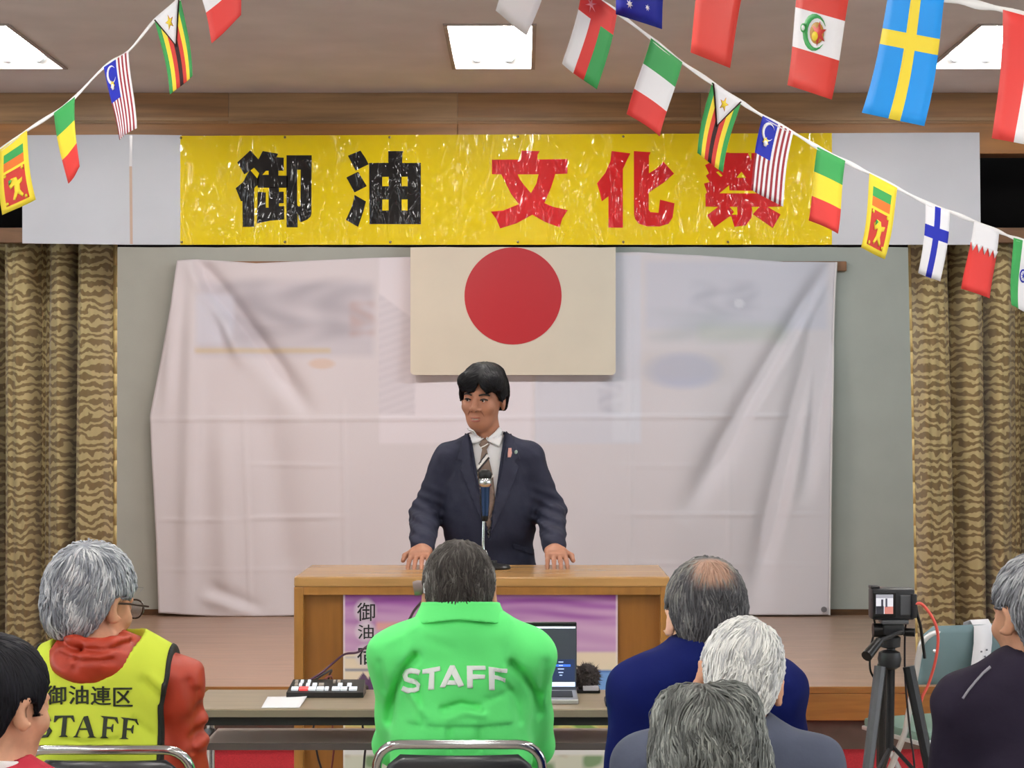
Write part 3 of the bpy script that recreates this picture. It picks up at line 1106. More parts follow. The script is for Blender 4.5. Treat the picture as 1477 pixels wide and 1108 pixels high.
bunting('string of five small flags in front of the zebra curtain and bare white banner end',
        [(-330, 420, 7.4), (-60, 258, 6.45), (0, 216, 6.2), (39, 188, 6.05), (78, 163, 5.95), (108, 140, 5.85), (150, 97, 5.72), (185, 74, 5.6), (223, 29, 5.47), (260, -3, 5.35), (283, -25, 5.25), (340, -66, 5.05), (430, -140, 4.75), (560, -280, 4.35)],
        [fl_('srilanka', (0, 216), (39, 188), (47, 288), (5, 310)), fl_('mali', (78, 163), (108, 140), (112, 240), (90, 265)), fl_('malaysia', (150, 97), (185, 74), (193, 185), (168, 202)),
         fl_('zimbabwe', (223, 29), (260, -3), (275, 110), (249, 136)), fl_('white_red', (283, -25), (340, -66), (357, 20), (308, 62))], (-4.2, 8.75, 2.05), (-.12, 4.2, 3.005))
bunting('string of ten small flags slanting down across the last red banner character',
        [(560, -270, 3.75), (690, -165, 4.12), (741, -128, 4.25), (806, -84, 4.42), (840, -20, 4.55), (890, 17, 4.68), (939, 55, 4.8), (984, 90, 4.92), (1027, 119, 5.04), (1069, 147, 5.15), (1100, 167, 5.24), (1144, 191, 5.36), (1179, 212, 5.46), (1219, 232, 5.57),
         (1254, 250, 5.68), (1294, 271, 5.79), (1335, 292, 5.9), (1370, 305, 6.0), (1405, 319, 6.1), (1441, 334, 6.2), (1462, 343, 6.26), (1500, 354, 6.37), (1640, 398, 6.8), (1800, 440, 7.3)],
        [fl_('red_disc', (741, -128), (806, -84), (765, 52), (713, 15)), fl_('oman', (840, -20), (890, 17), (864, 129), (821, 92)), fl_('italy', (939, 55), (984, 90), (956, 197), (909, 165)),
         fl_('zimbabwe', (1027, 119), (1069, 147), (1045, 249), (1002, 220)), fl_('malaysia', (1100, 167), (1144, 191), (1121, 297), (1081, 273)), fl_('mali', (1179, 212), (1219, 232), (1203, 337), (1161, 318)),
         fl_('srilanka', (1254, 250), (1294, 271), (1279, 374), (1239, 357)), fl_('finland', (1335, 293), (1370, 305), (1358, 406), (1332, 394)), fl_('bahrain', (1405, 319), (1441, 334), (1432, 431), (1391, 417)),
         fl_('india', (1462, 343), (1500, 354), (1494, 455), (1457, 440))], (-.6, 3.3, 3.005), (4.2, 8.75, 2.0))
bunting('string of five flags with a sky blue one with a yellow cross',
        [(760, -200, 5.0), (905, -128, 4.62), (970, -104, 4.5), (1018, -86, 4.4), (1085, -66, 4.27), (1154, -46, 4.13), (1229, -26, 4.0), (1283, -16, 3.9), (1362, -2, 3.76), (1405, 6, 3.7), (1447, 14, 3.62), (1525, 35, 3.5), (1700, 60, 3.2), (1900, 60, 2.9)],
        [fl_('navy_stars', (905, -128), (970, -104), (950, 41), (890, 21)), fl_('plain_red', (1018, -86), (1085, -66), (1050, 97), (987, 72)), fl_('peru', (1154, -46), (1229, -26), (1195, 142), (1131, 121)),
         fl_('sweden', (1283, -16), (1362, -2), (1330, 181), (1248, 164)), fl_('red_white_vertical', (1447, 14), (1525, 35), (1502, 212), (1434, 200))], (-.1, 5.25, 3.005), (3.2, 1.5, 3.005), width=.014)

# ================================================================== lectern with painted poster
m_oak = mat('lectern_oak', (156, 108, 50), rough=.38, var=.07, var_scale=4, stretch=(6, 1, .7))
m_oakt = mat('lectern_top_oak', (178, 136, 84), rough=.25, var=.07, var_scale=4, stretch=(.7, 6, 6))
m_oakd = mat('lectern_panel_oak', (136, 88, 34), rough=.4, var=.08, var_scale=4, stretch=(6, 1, .6))
LF, LBk, LT = 6.6, 7.13, 0.99
lx0, lx1 = X(424, LF), X(966, LF)
lec = empty('lectern', ((lx0 + lx1) / 2, (LF + LBk) / 2, 0), 'wide oak lectern with a painted poster on its front, in front of the stage', 'lectern')
MB().box((lx0, LF, LT - .034), (lx1, LBk, LT), bevel=.006).build('top', m_oakt, lec)
MB().box((lx0 + .004, LF + .004, LT - .062), (lx1 - .004, LF + .03, LT - .034)).build('top_rail', m_oak, lec)
MB().box((lx0, LF, 0), (lx0 + .032, LBk - .02, LT - .034), bevel=.003).build('side_panel', m_oak, lec)
MB().box((lx1 - .032, LF, 0), (lx1, LBk - .02, LT - .034), bevel=.003).build('side_panel', m_oak, lec)
MB().box((lx0 + .03, LF + .03, .03), (lx1 - .03, LF + .048, LT - .034)).build('front_panel', m_oakd, lec)
MB().box((lx0 + .03, LF + .05, .5), (lx1 - .03, LBk - .04, .52)).build('shelf', m_oak, lec)
MB().box((lx0 + .03, LF + .006, 0), (lx1 - .03, LF + .028, .09)).build('plinth', m_oak, lec)


def make_poster():
    d = LF + .022
    nu, nv = 220, 190
    U, Vv = np.meshgrid(np.linspace(0, 1, nu + 1), np.linspace(0, 1, nv + 1))
    x0, x1, y0, y1 = 495, 891, 853, 1190
    px_ = x0 + (x1 - x0) * U
    yk = y0 + (y1 - y0) * Vv
    x, y = px_.ravel(), yk.ravel()
    dd = d + .0012 * np.sin(U * 9) * np.sin(Vv * 5)
    V = np.stack([(px_ - VX) / FPX * d, dd, CAM_H - (yk - VY) / FPX * d], -1).reshape(-1, 3)
    idx = np.arange((nu + 1) * (nv + 1)).reshape(nv + 1, nu + 1)
    Fq = np.stack([idx[:-1, :-1], idx[:-1, 1:], idx[1:, 1:], idx[1:, :-1]], -1).reshape(-1, 4)
    base = np.tile(np.array(lin((222, 206, 184))), (len(x), 1))

    def blend(mask, c, a=1.0):
        k = np.clip(mask, 0, 1)[:, None] * a
        base[:] = base * (1 - k) + np.array(lin(c)) * k

    def rect(a, b, c, e, s=3.0):
        return np.clip((x - a) / s, 0, 1) * np.clip((c - x) / s, 0, 1) * np.clip((y - b) / s, 0, 1) * np.clip((e - y) / s, 0, 1)

    st_ = .5 + .5 * np.sin(y * .42 + .9 * np.sin(x * .011) + 1.7 * np.sin(x * .027 + y * .05))
    st2 = .5 + .5 * np.sin(y * .23 + 2.1 * np.sin(x * .017 + 1.0))
    blend(rect(400, 840, 1000, 944, 6), (190, 146, 186))
    blend(rect(400, 840, 1000, 905, 14) * (.35 + .65 * st_), (150, 82, 158), .8)
    blend(rect(400, 840, 1000, 872, 6) * (.4 + .6 * st2), (134, 60, 146), .7)
    blend(rect(400, 875, 1000, 940, 9) * st2, (208, 170, 198), .6)
    blend(rect(540, 895, 640, 912, 5), (222, 160, 140), .75)
    blend(rect(400, 940, 1000, 1003, 4), (226, 208, 182))
    blend(rect(830, 966, 889, 1003, 2), (96, 150, 214), .9)
    blend(rect(830, 966, 889, 971, 2), (66, 104, 170), .8)
    blend(rect(497, 964, 620, 969, 1.5), (122, 124, 146), .9)
    blend(rect(497, 946, 620, 951, 2), (176, 172, 186), .6)
    for cx, cy, w_, h_ in ((524, 969, 20, 26), (538, 963, 13, 30), (560, 958, 24, 40)):
        blend(np.clip((y - cy - np.abs(x - cx) * h_ / w_) / 2, 0, 1) * rect(500, 940, 640, 1001, 1), (88, 62, 96), .95)
    wav = np.sin(x * .12 + np.sin(y * .2)) + np.sin(x * .05 - y * .17)
    blend(rect(400, 1003, 1000, 1030, 3), (150, 170, 190))
    blend(rect(400, 1028, 1000, 1063, 5), (206, 206, 130))
    blend(rect(400, 1030, 1000, 1068, 5) * np.clip(wav, 0, 1), (96, 142, 70), .8)
    blend(rect(400, 1046, 1000, 1054, 3) * np.clip(-wav + .4, 0, 1), (190, 96, 80), .5)
    blend(rect(495, 1052, 560, 1075, 5), (226, 208, 176), .8)
    blend(rect(700, 1058, 1000, 1064, 2) * np.clip(wav + .5, 0, 1), (70, 130, 170), .7)
    blend(rect(400, 1064, 1000, 1092, 4), (220, 222, 222), .8)
    blend(rect(400, 1088, 1000, 1200, 4), (206, 208, 190), .9)
    blend(rect(400, 1088, 1000, 1200, 4) * np.clip(np.sin(x * .09) * np.sin(y * .11 + x * .03) * 2, 0, 1), (92, 132, 80), .8)
    blend(rect(400, 1088, 1000, 1200, 4) * np.clip(np.sin(x * .07 + 2) * np.sin(y * .08 - x * .05) * 2 - .3, 0, 1), (180, 110, 84), .6)
    # white halo behind the brush lettering
    for cx, cy, rx_, ry_ in ((527, 881, 18, 20), (527, 911, 17, 17), (528, 946, 18, 19)):
        blend(np.clip(1.5 - 1.5 * (((x - cx) / rx_) ** 2 + ((y - cy) / ry_) ** 2), 0, 1), (226, 216, 222), .75)
    # worn white edge
    blend(1 - rect(497, 854.5, 889, 1300, 1.5), (228, 220, 214), .6)
    o = mesh_obj('poster', V, Fq, mat('painted_paper', rough=.75, attr='Col', spec=.2), lec, smooth=True)
    set_colour(o, base)
    o['label'] = 'painted paper poster with a purple sky and three black brush characters'
    o.modifiers.new('thickness', 'SOLIDIFY').thickness = .001
    for t, (a, b, c, e) in zip('御油宿', ((515, 868, 541, 896), (516, 901, 539, 922), (515, 932, 541, 959))):
        mb = MB()
        for tri in text_tris_px(t, a, b, c, e, .006):
            mb.add([at(*q, d - .0025) for q in tri], [tuple(range(len(tri)))])
        if mb.v:
            bo = mesh_obj('brush_character', mb.v, mb.f, mat('brush_ink', (26, 22, 28), rough=.7), o)


make_poster()

# microphone on the lectern
m_bmet = mat('black_metal', (18, 18, 20), rough=.4, metal=.3)
m_chr = mat('chrome', (214, 216, 220), rough=.16, metal=1.0)
m_grey = mat('grey_plastic', (120, 122, 126), rough=.5)
md_ = 6.95
mic = empty('microphone', at(704, 829, md_), 'black and chrome stage microphone on a thin chrome stand on the lectern', 'microphone')
pb = at(704, 0, md_); mx = pb.x
MB().lathe([(.001, LT), (.062, LT), (.064, LT + .006), (.058, LT + .014), (.014, LT + .02), (.012, LT + .03)], (mx + .02, md_, 0), 28).build('base', m_bmet, mic, True)
zt = lambda y: at(0, y, md_).z
MB().tube(smooth_path([(mx + .005, md_, LT + .02), (mx - .008, md_, LT + .06), (X(697, md_), md_, zt(790)), (X(698, md_), md_, zt(745))], 6), .0055, 10).build('stem', m_chr, mic, True)
MB().lathe([(.010, zt(752)), (.013, zt(748)), (.013, zt(733)), (.018, zt(727)), (.018, zt(716)), (.014, zt(712))], (X(699, md_), md_, 0), 18).build('clip', m_bmet, mic, True)
MB().lathe([(.012, zt(744)), (.0145, zt(728)), (.017, zt(705)), (.019, zt(700))], (X(700, md_), md_ - .012, 0), 18).build('handle', mat('blue_anodised', (44, 66, 104), rough=.25, metal=.6), mic, True)
MB().lathe([(.019, zt(702)), (.023, zt(700)), (.025, zt(697)), (.025, zt(693)), (.022, zt(690))], (X(700, md_), md_ - .012, 0), 22).build('collar', m_chr, mic, True)
MB().lathe([(.020, zt(693)), (.024, zt(688)), (.025, zt(684)), (.022, zt(680)), (.014, zt(677.5)), (.003, zt(677))], (X(700, md_), md_ - .012, 0), 22).build('grille', m_bmet, mic, True)

# ================================================================== long desk with its things
TF, TB, TZ = 5.40, 5.78, 0.72
tx0, tx1 = X(268, TF), X(1030, TF)
m_desk = mat('desk_laminate', (152, 138, 116), rough=.35, var=.04, var_scale=6, stretch=(.6, 6, 6))
m_dedge = mat('desk_edge', (136, 126, 108), rough=.5)
m_drail = mat('desk_rail', (26, 28, 30), rough=.5)
m_shelf = mat('desk_shelf', (206, 190, 182), rough=.6)
desk = empty('folding_desk', ((tx0 + tx1) / 2, (TF + TB) / 2, 0), 'long folding desk with a shelf, in front of the lectern', 'desk')
MB().box((tx0, TF, TZ - .024), (tx1, TB, TZ), bevel=.004).build('desk_top', [m_desk], desk)
MB().box((tx0 - .002, TF - .003, TZ - .023), (tx1 + .002, TF + .001, TZ - .003)).build('edge_band', m_dedge, desk)
MB().box((tx0 + .03, TF + .02, TZ - .05), (tx1 - .03, TF + .035, TZ - .024)).build('rail', m_drail, desk)
MB().box((tx0 + .03, TB - .035, TZ - .05), (tx1 - .03, TB - .02, TZ - .024)).build('rail', m_drail, desk)
MB().box((tx0 + .035, TF + .07, TZ - .125), (tx1 - .035, TB - .03, TZ - .112), bevel=.003).build('shelf', m_shelf, desk)
MB().box((tx0 + .035, TF + .064, TZ - .128), (tx1 - .035, TF + .071, TZ - .109)).build('shelf_edge', mat('shelf_edge', (92, 84, 82), rough=.5), desk)
for sx in (tx0 + .016, tx1 - .016):
    for y_ in (TF + .05, TB - .05):
        MB().tube([(sx, y_, 0.01), (sx, y_, TZ - .024)], .0125, 10).build('leg', m_chr, desk, True)
        MB().tube([(sx, y_, 0), (sx, y_, .03)], .016, 10).build('foot_cap', m_bmet, desk, True)
    MB().tube([(sx, TF + .05, .1), (sx, TB - .05, .1)], .010, 8).build('stretcher', m_chr, desk, True)
    MB().box((sx - .015, TF + .05, TZ - .118), (sx + .015, TB - .05, TZ - .11)).build('shelf_bracket', m_drail, desk)


def on_desk(x, y):
    """desk-top point seen at a pixel"""
    d = (CAM_H - TZ) * FPX / (y - VY)
    return Vector(((x - VX) / FPX * d, d, TZ))


# paper
pc = [on_desk(377, 1022), on_desk(432, 1022), on_desk(444, 1005.5), on_desk(386, 1006)]
mb = MB(); n = 8
for j in range(n + 1):
    for i in range(n + 1):
        p = pc[0].lerp(pc[1], i / n).lerp(pc[3].lerp(pc[2], i / n), j / n)
        mb.v.append(p + Vector((0, 0, .002 + .004 * (i / n) ** 3 * (j / n))))
mb.f = [(j * (n + 1) + i, j * (n + 1) + i + 1, (j + 1) * (n + 1) + i + 1, (j + 1) * (n + 1) + i) for j in range(n) for i in range(n)]
po = mesh_obj('paper_sheet', mb.v, mb.f, mat('white_paper', (240, 240, 244), rough=.8), smooth=True)
po.modifiers.new('thickness', 'SOLIDIFY').thickness = .0008
tag(po, 'sheet of white paper on the desk beside the video switcher', 'paper')

# video switcher
a_, b2 = on_desk(413, 1007), on_desk(524, 1007)
sw = empty('video_switcher', ((a_.x + b2.x) / 2, a_.y + .06, TZ), 'black video switcher with lit white and red buttons on the desk', 'switcher')
m_swb = mat('switcher_black', (16, 15, 18), rough=.45)
mb = MB()
sx0, sx1, sy0, sy1 = a_.x, b2.x, a_.y, a_.y + .105
mb.add([(sx0, sy0, TZ + .001), (sx1, sy0, TZ + .001), (sx1, sy1, TZ + .001), (sx0, sy1, TZ + .001), (sx0, sy0, TZ + .016), (sx1, sy0, TZ + .016), (sx1 - .004, sy1, TZ + .040), (sx0 + .008, sy1, TZ + .040)],
       [(0, 1, 2, 3), (4, 5, 6, 7), (0, 1, 5, 4), (1, 2, 6, 5), (2, 3, 7, 6), (3, 0, 4, 7)])
mb.build('body', m_swb, sw)
m_bw = mat('button_white', (225, 230, 236), emit=(240, 246, 255), emit_strength=.35)
m_br = mat('button_red', (240, 90, 90), emit=(255, 70, 70), emit_strength=.6)
m_bo = mat('button_dim', (170, 160, 150), rough=.4)


def swp(u, v, l=0.0):
    return Vector((sx0 + .008 + (sx1 - sx0 - .016) * u, sy0 + (sy1 - sy0) * v, TZ + .016 + .024 * v + l))


for row, v0, v1 in ((0, .14, .34), (1, .44, .62), (2, .70, .86)):
    us = {0: [(.02, .115, 'w'), (.13, .25, 'r'), (.26, .36, 'w'), (.375, .475, 'w'), (.49, .54, 'w'), (.59, .70, 'w'), (.71, .80, 'w'), (.83, .94, 'w')],
          1: [(.05, .09, 'd'), (.11, .15, 'w'), (.21, .26, 'w'), (.30, .36, 'w'), (.39, .46, 'd'), (.66, .72, 'w'), (.79, .85, 'w')],
          2: [(.04, .08, 'd'), (.12, .16, 'w'), (.22, .26, 'w'), (.58, .61, 'd'), (.64, .68, 'd')]}[row]
    for u0, u1, c in us:
        p = [swp(u0, v0), swp(u1, v0), swp(u1, v1), swp(u0, v1)]
        q = [t_ + Vector((0, -.001, .005)) for t_ in p]
        mb = MB(); mb.add(p + q, [(4, 5, 6, 7), (0, 1, 5, 4), (1, 2, 6, 5), (2, 3, 7, 6), (3, 0, 4, 7)])
        mb.build('button', {'w': m_bw, 'r': m_br, 'd': m_bo}[c], sw)

# laptop
ld = 5.52
lp = empty('laptop', (X(752, ld), ld, TZ), 'open silver laptop with a dark screen on the desk', 'laptop')
m_alu = mat('aluminium', (196, 196, 200), rough=.35, metal=.7)
lxa, lxb = X(664, ld), X(834, ld)
MB().box((lxa, ld - .04, TZ + .0005), (lxb, ld + .165, TZ + .015), bevel=.004).build('base', m_alu, lp)
MB().box((lxa + .015, ld + .0, TZ + .015), (lxb - .015, ld + .12, TZ + .0165)).build('keyboard', mat('key_black', (30, 30, 32), rough=.6), lp)
zb, zt_ = TZ + .017, at(0, 898, ld + .14).z
MB().box((lxa, ld + .150, zb), (lxb, ld + .160, zt_), bevel=.004).build('lid', mat('bezel_black', (14, 14, 18), rough=.3), lp)
sd = ld + .1485
scr = lambda x0, y0, x1, y1, c, nm, e, k=0: MB().box((X(x0, sd), sd - .0006 * (k + 1), at(0, y1, sd).z), (X(x1, sd), sd - .0006 * k, at(0, y0, sd).z)).build(nm, mat('screen_%d_%d_%d' % c, c, rough=.3, emit=c, emit_strength=e), lp)
scr(668, 903, 831, 1012, (58, 62, 70), 'screen', .55)
scr(672, 904, 830, 906.5, (230, 236, 244), 'screen_bar', .9, 1)
scr(700, 911, 775, 913.5, (226, 232, 240), 'screen_bar', .9, 1)
scr(700, 914, 775, 930, (150, 170, 150), 'screen_window', .6, 1)
scr(672, 951, 829, 982, (40, 52, 84), 'screen_window', .7, 1)
scr(672, 958.5, 823, 961.5, (60, 110, 220), 'screen_highlight', 1.0, 2)
for yy, ww in ((955, 7), (960, 6), (965, 9), (970, 7), (974, 4)):
    scr(809 - ww / 2, yy - .7, 809 + ww / 2, yy + .7, (190, 205, 235), 'screen_text', .8, 3)
scr(672, 984, 829.5, 990.5, (206, 222, 248), 'screen_bar', .9, 1)

# furry microphone
fm = at(846, 977, 5.735)
fmr = empty('furry_microphone', (fm.x, 5.735, TZ), 'dark fluffy microphone windscreen on a small foot beside the laptop', 'microphone')
m_fur = mat('dark_fur', (62, 54, 54), rough=.95, var=.3, var_scale=60)
bm = bmesh.new(); bmesh.ops.create_icosphere(bm, subdivisions=4, radius=.036)
for v in bm.verts:
    v.co *= random.uniform(.86, 1.14); v.co.z *= 1.05
bm.verts.index_update()
vs = [v.co + Vector((fm.x, 5.735, fm.z)) for v in bm.verts]; fs = [[v.index for v in f.verts] for f in bm.faces]; bm.free()
base_n = len(vs)
for k in range(900):
    dr = Vector(RNG.normal(size=3)).normalized()
    p = Vector((fm.x, 5.735, fm.z)) + dr * .033
    q = p + dr * .014 + Vector(RNG.normal(size=3)) * .004
    sdv = dr.orthogonal().normalized() * .0013
    n0 = len(vs); vs += [p + sdv, p - sdv, q]; fs.append([n0, n0 + 1, n0 + 2])
mesh_obj('windscreen', vs, fs, m_fur, fmr)
MB().tube([(fm.x, 5.735, TZ + .008), (fm.x, 5.735, fm.z - .02)], .007, 8).build('stem', m_bmet, fmr, True)
MB().box((fm.x - .03, 5.70, TZ), (fm.x + .04, 5.77, TZ + .009), bevel=.002).build('foot', m_bmet, fmr)
MB().box((fm.x - .012, 5.69, TZ + .009), (fm.x + .035, 5.715, TZ + .022), bevel=.002).build('lead_plug', mat('pale_plastic', (190, 186, 196), rough=.5), fmr)
p = on_desk(886, 1020)
ph = empty('black_recorder', (p.x, p.y + .03, TZ), 'small black box lying on the desk beside the furry microphone', 'recorder')
MB().box((p.x - .025, p.y, TZ), (p.x + .05, p.y + .09, TZ + .018), bevel=.004).build('body', m_bmet, ph)
MB().box((p.x - .018, p.y + .02, TZ + .018), (p.x + .043, p.y + .08, TZ + .0195)).build('display', mat('dark_glass', (34, 36, 40), rough=.15), ph)

# cables hanging under the desk, and cords behind the switcher
m_cab = mat('cable_black', (34, 22, 28), rough=.5)
m_cabp = mat('cable_plum', (70, 28, 60), rough=.5)


def cable(name, pts, r, m, label):
    o = MB().tube(smooth_path(pts, 8), r, 8).build(name, m, None, True)
    return tag(o, label, 'cable')


cy = TB + .03
bk = lambda x, y, d=cy: at(x, y, d)
tpz = TZ + .03
cable('video_cable', [Vector((sx0 + .06, sy1 - .004, TZ + .03)), bk(468, 972, 5.74), bk(478, 967, 5.78), bk(474, 978, 5.82), bk(468, 1010, 5.84), bk(452, 1050, 5.86), bk(458, 1090, 5.86), bk(470, 1150, 5.86), Vector((X(472, 5.86), 5.86, .006))], .0034, m_cab,
      'black cable looping from the switcher down behind the desk')
cable('video_cable', [Vector((sx0 + .09, sy1 - .004, TZ + .03)), bk(474, 976, 5.75), bk(479, 980, 5.80), bk(478, 1010, 5.83), bk(480, 1060, 5.84), bk(478, 1110, 5.84), Vector((X(440, 5.84), 5.84, .006))], .003, mat('cable_red', (120, 44, 40), rough=.5),
      'dark red cable hanging behind the desk below the switcher')
cable('power_cable', [Vector((sx1 - .01, sy1 - .004, TZ + .02)), bk(530, 992, 5.80), bk(527, 1020, 5.84), bk(523, 1045, 5.85), bk(527, 1075, 5.86), bk(524, 1120, 5.86), Vector((X(515, 5.86), 5.86, .006))], .0034, m_cab,
      'black cable hanging behind the desk near the man in the green jacket')

# ================================================================== folding chairs
m_vin = mat('black_vinyl_pad', (52, 54, 58), rough=.28, bump=.05, bump_scale=120)
m_blue = mat('blue_grey_vinyl', (108, 134, 140), rough=.45)
m_green = mat('green_grey_vinyl', (112, 140, 128), rough=.5)
m_pale = mat('pale_steel', (222, 224, 226), rough=.3, metal=.6)


def folding_chair(loc, rz, label, group=None, pad=None, frame=None, seat_m=None, wide=False):
    t = empty('folding_chair', loc, label, 'chair', group, rz)
    pad = pad or m_vin; frame = frame or m_chr; seat_m = seat_m or pad
    bw = .19

    def arc(w, z_t, r=.055):
        pts = []
        for a in range(0, 91, 15):
            pts.append((-w + r - r * math.cos(math.radians(a)), z_t - r + r * math.sin(math.radians(a))))
        return pts + [(-x, z) for x, z in reversed(pts)]
    yb_ = lambda z: -.20 + (.80 - z) * .30 if z > .44 else -.20 + .36 * .30 + (.44 - z) * .62
    pts = [(-bw - .012, yb_(.012), .012), (-bw - .006, yb_(.24), .24), (-bw, yb_(.44), .44), (-bw, yb_(.6), .6)]
    top = [(x, yb_(z) - .012 * (1 - (x / bw) ** 2), z) for x, z in arc(bw, .80)]
    pts += top + [(-x, y, z) for x, y, z in reversed(pts)]
    MB().tube(pts, .0115, 10).build('back_frame', frame, t, True, world_space=False)
    # rear legs loop under the seat
    r2 = [(-bw + .02, -.26, .012), (-bw + .022, -.10, .22), (-bw + .024, .10, .40), (-bw + .04, .17, .415), (bw - .04, .17, .415), (bw - .024, .10, .40), (bw - .022, -.10, .22), (bw - .02, -.26, .012)]
    MB().tube(r2, .0105, 10).build('leg_frame', frame, t, True, world_space=False)
    for y_, z_ in ((-.215, .062), (yb_(.1), .1)):
        MB().tube([(-bw, y_, z_), (bw, y_, z_)], .008, 8).build('stretcher', frame, t, True, world_space=False)
    # curved back pad
    nu, nv = 18, 8
    vs = []
    for sgn in (1, -1):
        for j in range(nv + 1):
            for i in range(nu + 1):
                u = i / nu * 2 - 1; v = j / nv
                z = (.822 - .21 * v) if wide else (.775 - .20 * v)
                q = 1 - .13 * max(0, (v - .55)) * 2
                hw = (bw + (.006 if wide else -.016)) * (1 - .22 * max(0, 1 - v * 4) ** 2) * q
                bulge = (1 - u ** 4) * math.sin(math.pi * min(max(v, .03), .97)) ** .5
                vs.append((u * hw, yb_(z) + .020 * (1 - u * u) * -1 + sgn * (.019 if wide else .011) * bulge, z))
    fs = []
    N = (nu + 1) * (nv + 1)
    for s_ in (0, 1):
        for j in range(nv):
            for i in range(nu):
                q = [s_ * N + j * (nu + 1) + i, s_ * N + j * (nu + 1) + i + 1, s_ * N + (j + 1) * (nu + 1) + i + 1, s_ * N + (j + 1) * (nu + 1) + i]
                fs.append(q if s_ == 0 else q[::-1])
    rim = [j * (nu + 1) for j in range(nv + 1)] + [nv * (nu + 1) + i for i in range(1, nu + 1)] + [j * (nu + 1) + nu for j in range(nv - 1, -1, -1)] + [i for i in range(nu - 1, 0, -1)]
    for a, b_ in zip(rim, rim[1:] + rim[:1]):
        fs.append([a, b_, b_ + N, a + N])
    mesh_obj('backrest', vs, fs, pad, t, True, False)
    for sx in (-1, 1):
        MB().lathe([(.001, 0), (.007, .0), (.005, .003), (.001, .004)], (0, 0, 0), 10, Matrix.Translation(Vector((sx * (bw - .045), yb_(.735) - .022, .735))) @ Matrix.Rotation(math.pi / 2, 4, 'X')).build('rivet', frame, t, True, world_space=False)
    # seat
    mb = MB(); mb.box((-.185, -.17, .415), (.185, .19, .45), bevel=.014); mb.build('seat', seat_m, t, True, world_space=False)
    mb = MB(); mb.box((-.19, -.172, .405), (.19, .194, .420), bevel=.004); mb.build('seat_pan', frame, t, True, world_space=False)
    for x, y_ in ((-bw - .012, yb_(.012)), (bw + .012, yb_(.012)), (-bw + .02, -.26), (bw - .02, -.26)):
        MB().tube([(x, y_, 0.0), (x, y_ + .004, .03)], .016, 8).build('foot_cap', m_bmet, t, True, world_space=False)
    return t


# empty blue-grey chair behind the tripod
chx = folding_chair((X(1398, 6.65) - .075, 6.65 + .185, 0), math.radians(22), 'empty blue-grey padded folding chair with a paper strip over its back', None, m_blue, m_pale, m_green, wide=True)
ps = MB()
Mx = world_mat(chx)
pts = [(.128, -.218, .60), (.134, -.226, .68), (.141, -.232, .76), (.146, -.226, .815), (.148, -.200, .838), (.148, -.160, .825), (.146, -.135, .70)]
for k, p in enumerate(pts):
    for sx in (-.038, .038):
        ps.v.append(Mx @ Vector((p[0] + sx - .115 , p[1] - .012, p[2])))
ps.f = [(2 * i, 2 * i + 1, 2 * i + 3, 2 * i + 2) for i in range(len(pts) - 1)]
so = mesh_obj('paper_strip', ps.v, ps.f, mat('strip_paper', (232, 232, 238), rough=.8), smooth=True)
so.modifiers.new('thickness', 'SOLIDIFY').thickness = .001
tag(so, 'white paper strip with dots folded over the back of the blue-grey chair', 'paper')
mb = MB()
for k, (px_, pz) in enumerate(((-.012, .62), (.008, .645), (-.010, .67), (.014, .70), (.012, .712), (-.004, .73), (.018, .735))):
    c0 = Vector((.137 - .115 + px_, -.2485 + (.76 - pz) * .09, pz))
    mb.add([Mx @ (c0 + Vector((a * .004, 0, b_ * .003))) for a, b_ in ((-1, -1), (1, -1), (1, 1), (-1, 1))], [(0, 1, 2, 3)])
mb.build('printed_dots', mat('print_grey', (110, 112, 120), rough=.8), so)

# ================================================================== tripod and camera
td = 5.4
tp = lambda x, y, d=td: at(x, y, d)
base = Vector((X(1290, td), td, 0))
tr = empty('tripod', base, 'black camera tripod with a pan handle standing before the stage', 'tripod')
m_tb = mat('tripod_black', (36, 37, 40), rough=.45, metal=.2)
m_tg = mat('tripod_grey', (86, 88, 92), rough=.45, metal=.3)
hub = tp(1283, 950)
for k, (fx, fdp, kx) in enumerate((((1215), -.18, 0), ((1400), -.10, 1), ((1268), .40, 2))):
    foot = Vector((X(fx, td + fdp), td + fdp, 0.012))
    top_ = hub + Vector((-.03 if k == 0 else (.05 if k == 1 else -.01), -.02 if k < 2 else .04, -.02))
    a1 = top_.lerp(foot, .50); a2 = top_.lerp(foot, .48)
    lg = MB().tube([top_, a1], [.017, .015], 8).build('leg', m_tb if k else m_tg, tr, True)
    MB().tube([a2, foot], [.0115, .0105], 8).build('lower_leg', m_tb, lg, True)
    MB().tube([top_.lerp(foot, .46), top_.lerp(foot, .51)], .020, 8).build('leg_clamp', m_tg, lg, True)
    MB().tube([foot + Vector((0, 0, -.012)), foot + Vector((0, 0, .02))], .014, 8).build('foot_cap', m_bmet, lg, True)
    mid = Vector((hub.x + .005, td, tp(0, 1075).z))
    MB().tube([mid, top_.lerp(foot, .42)], .006, 6).build('brace', m_tb, tr, True)
MB().tube([hub + Vector((0, 0, -.26)), hub + Vector((.005, 0, .07))], .012, 12).build('centre_column', m_tb, tr, True)
MB().lathe([(.018, -.03), (.030, -.022), (.034, .0), (.030, .018), (.016, .024)], hub, 18).build('collar', m_tb, tr, True)
MB().lathe([(.016, .03), (.03, .034), (.032, .06), (.02, .068)], hub, 18).build('pan_base', m_tb, tr, True)
hp = hub + Vector((.008, 0, .080))
MB().box(hp + Vector((-.03, -.03, -.012)), hp + Vector((.03, .03, .02)), bevel=.008).build('tilt_head', m_tb, tr, True)
MB().tube([hp + Vector((-.055, 0, .0)), hp + Vector((-.028, 0, .0))], .02, 14).build('tilt_knob', m_bmet, tr, True)
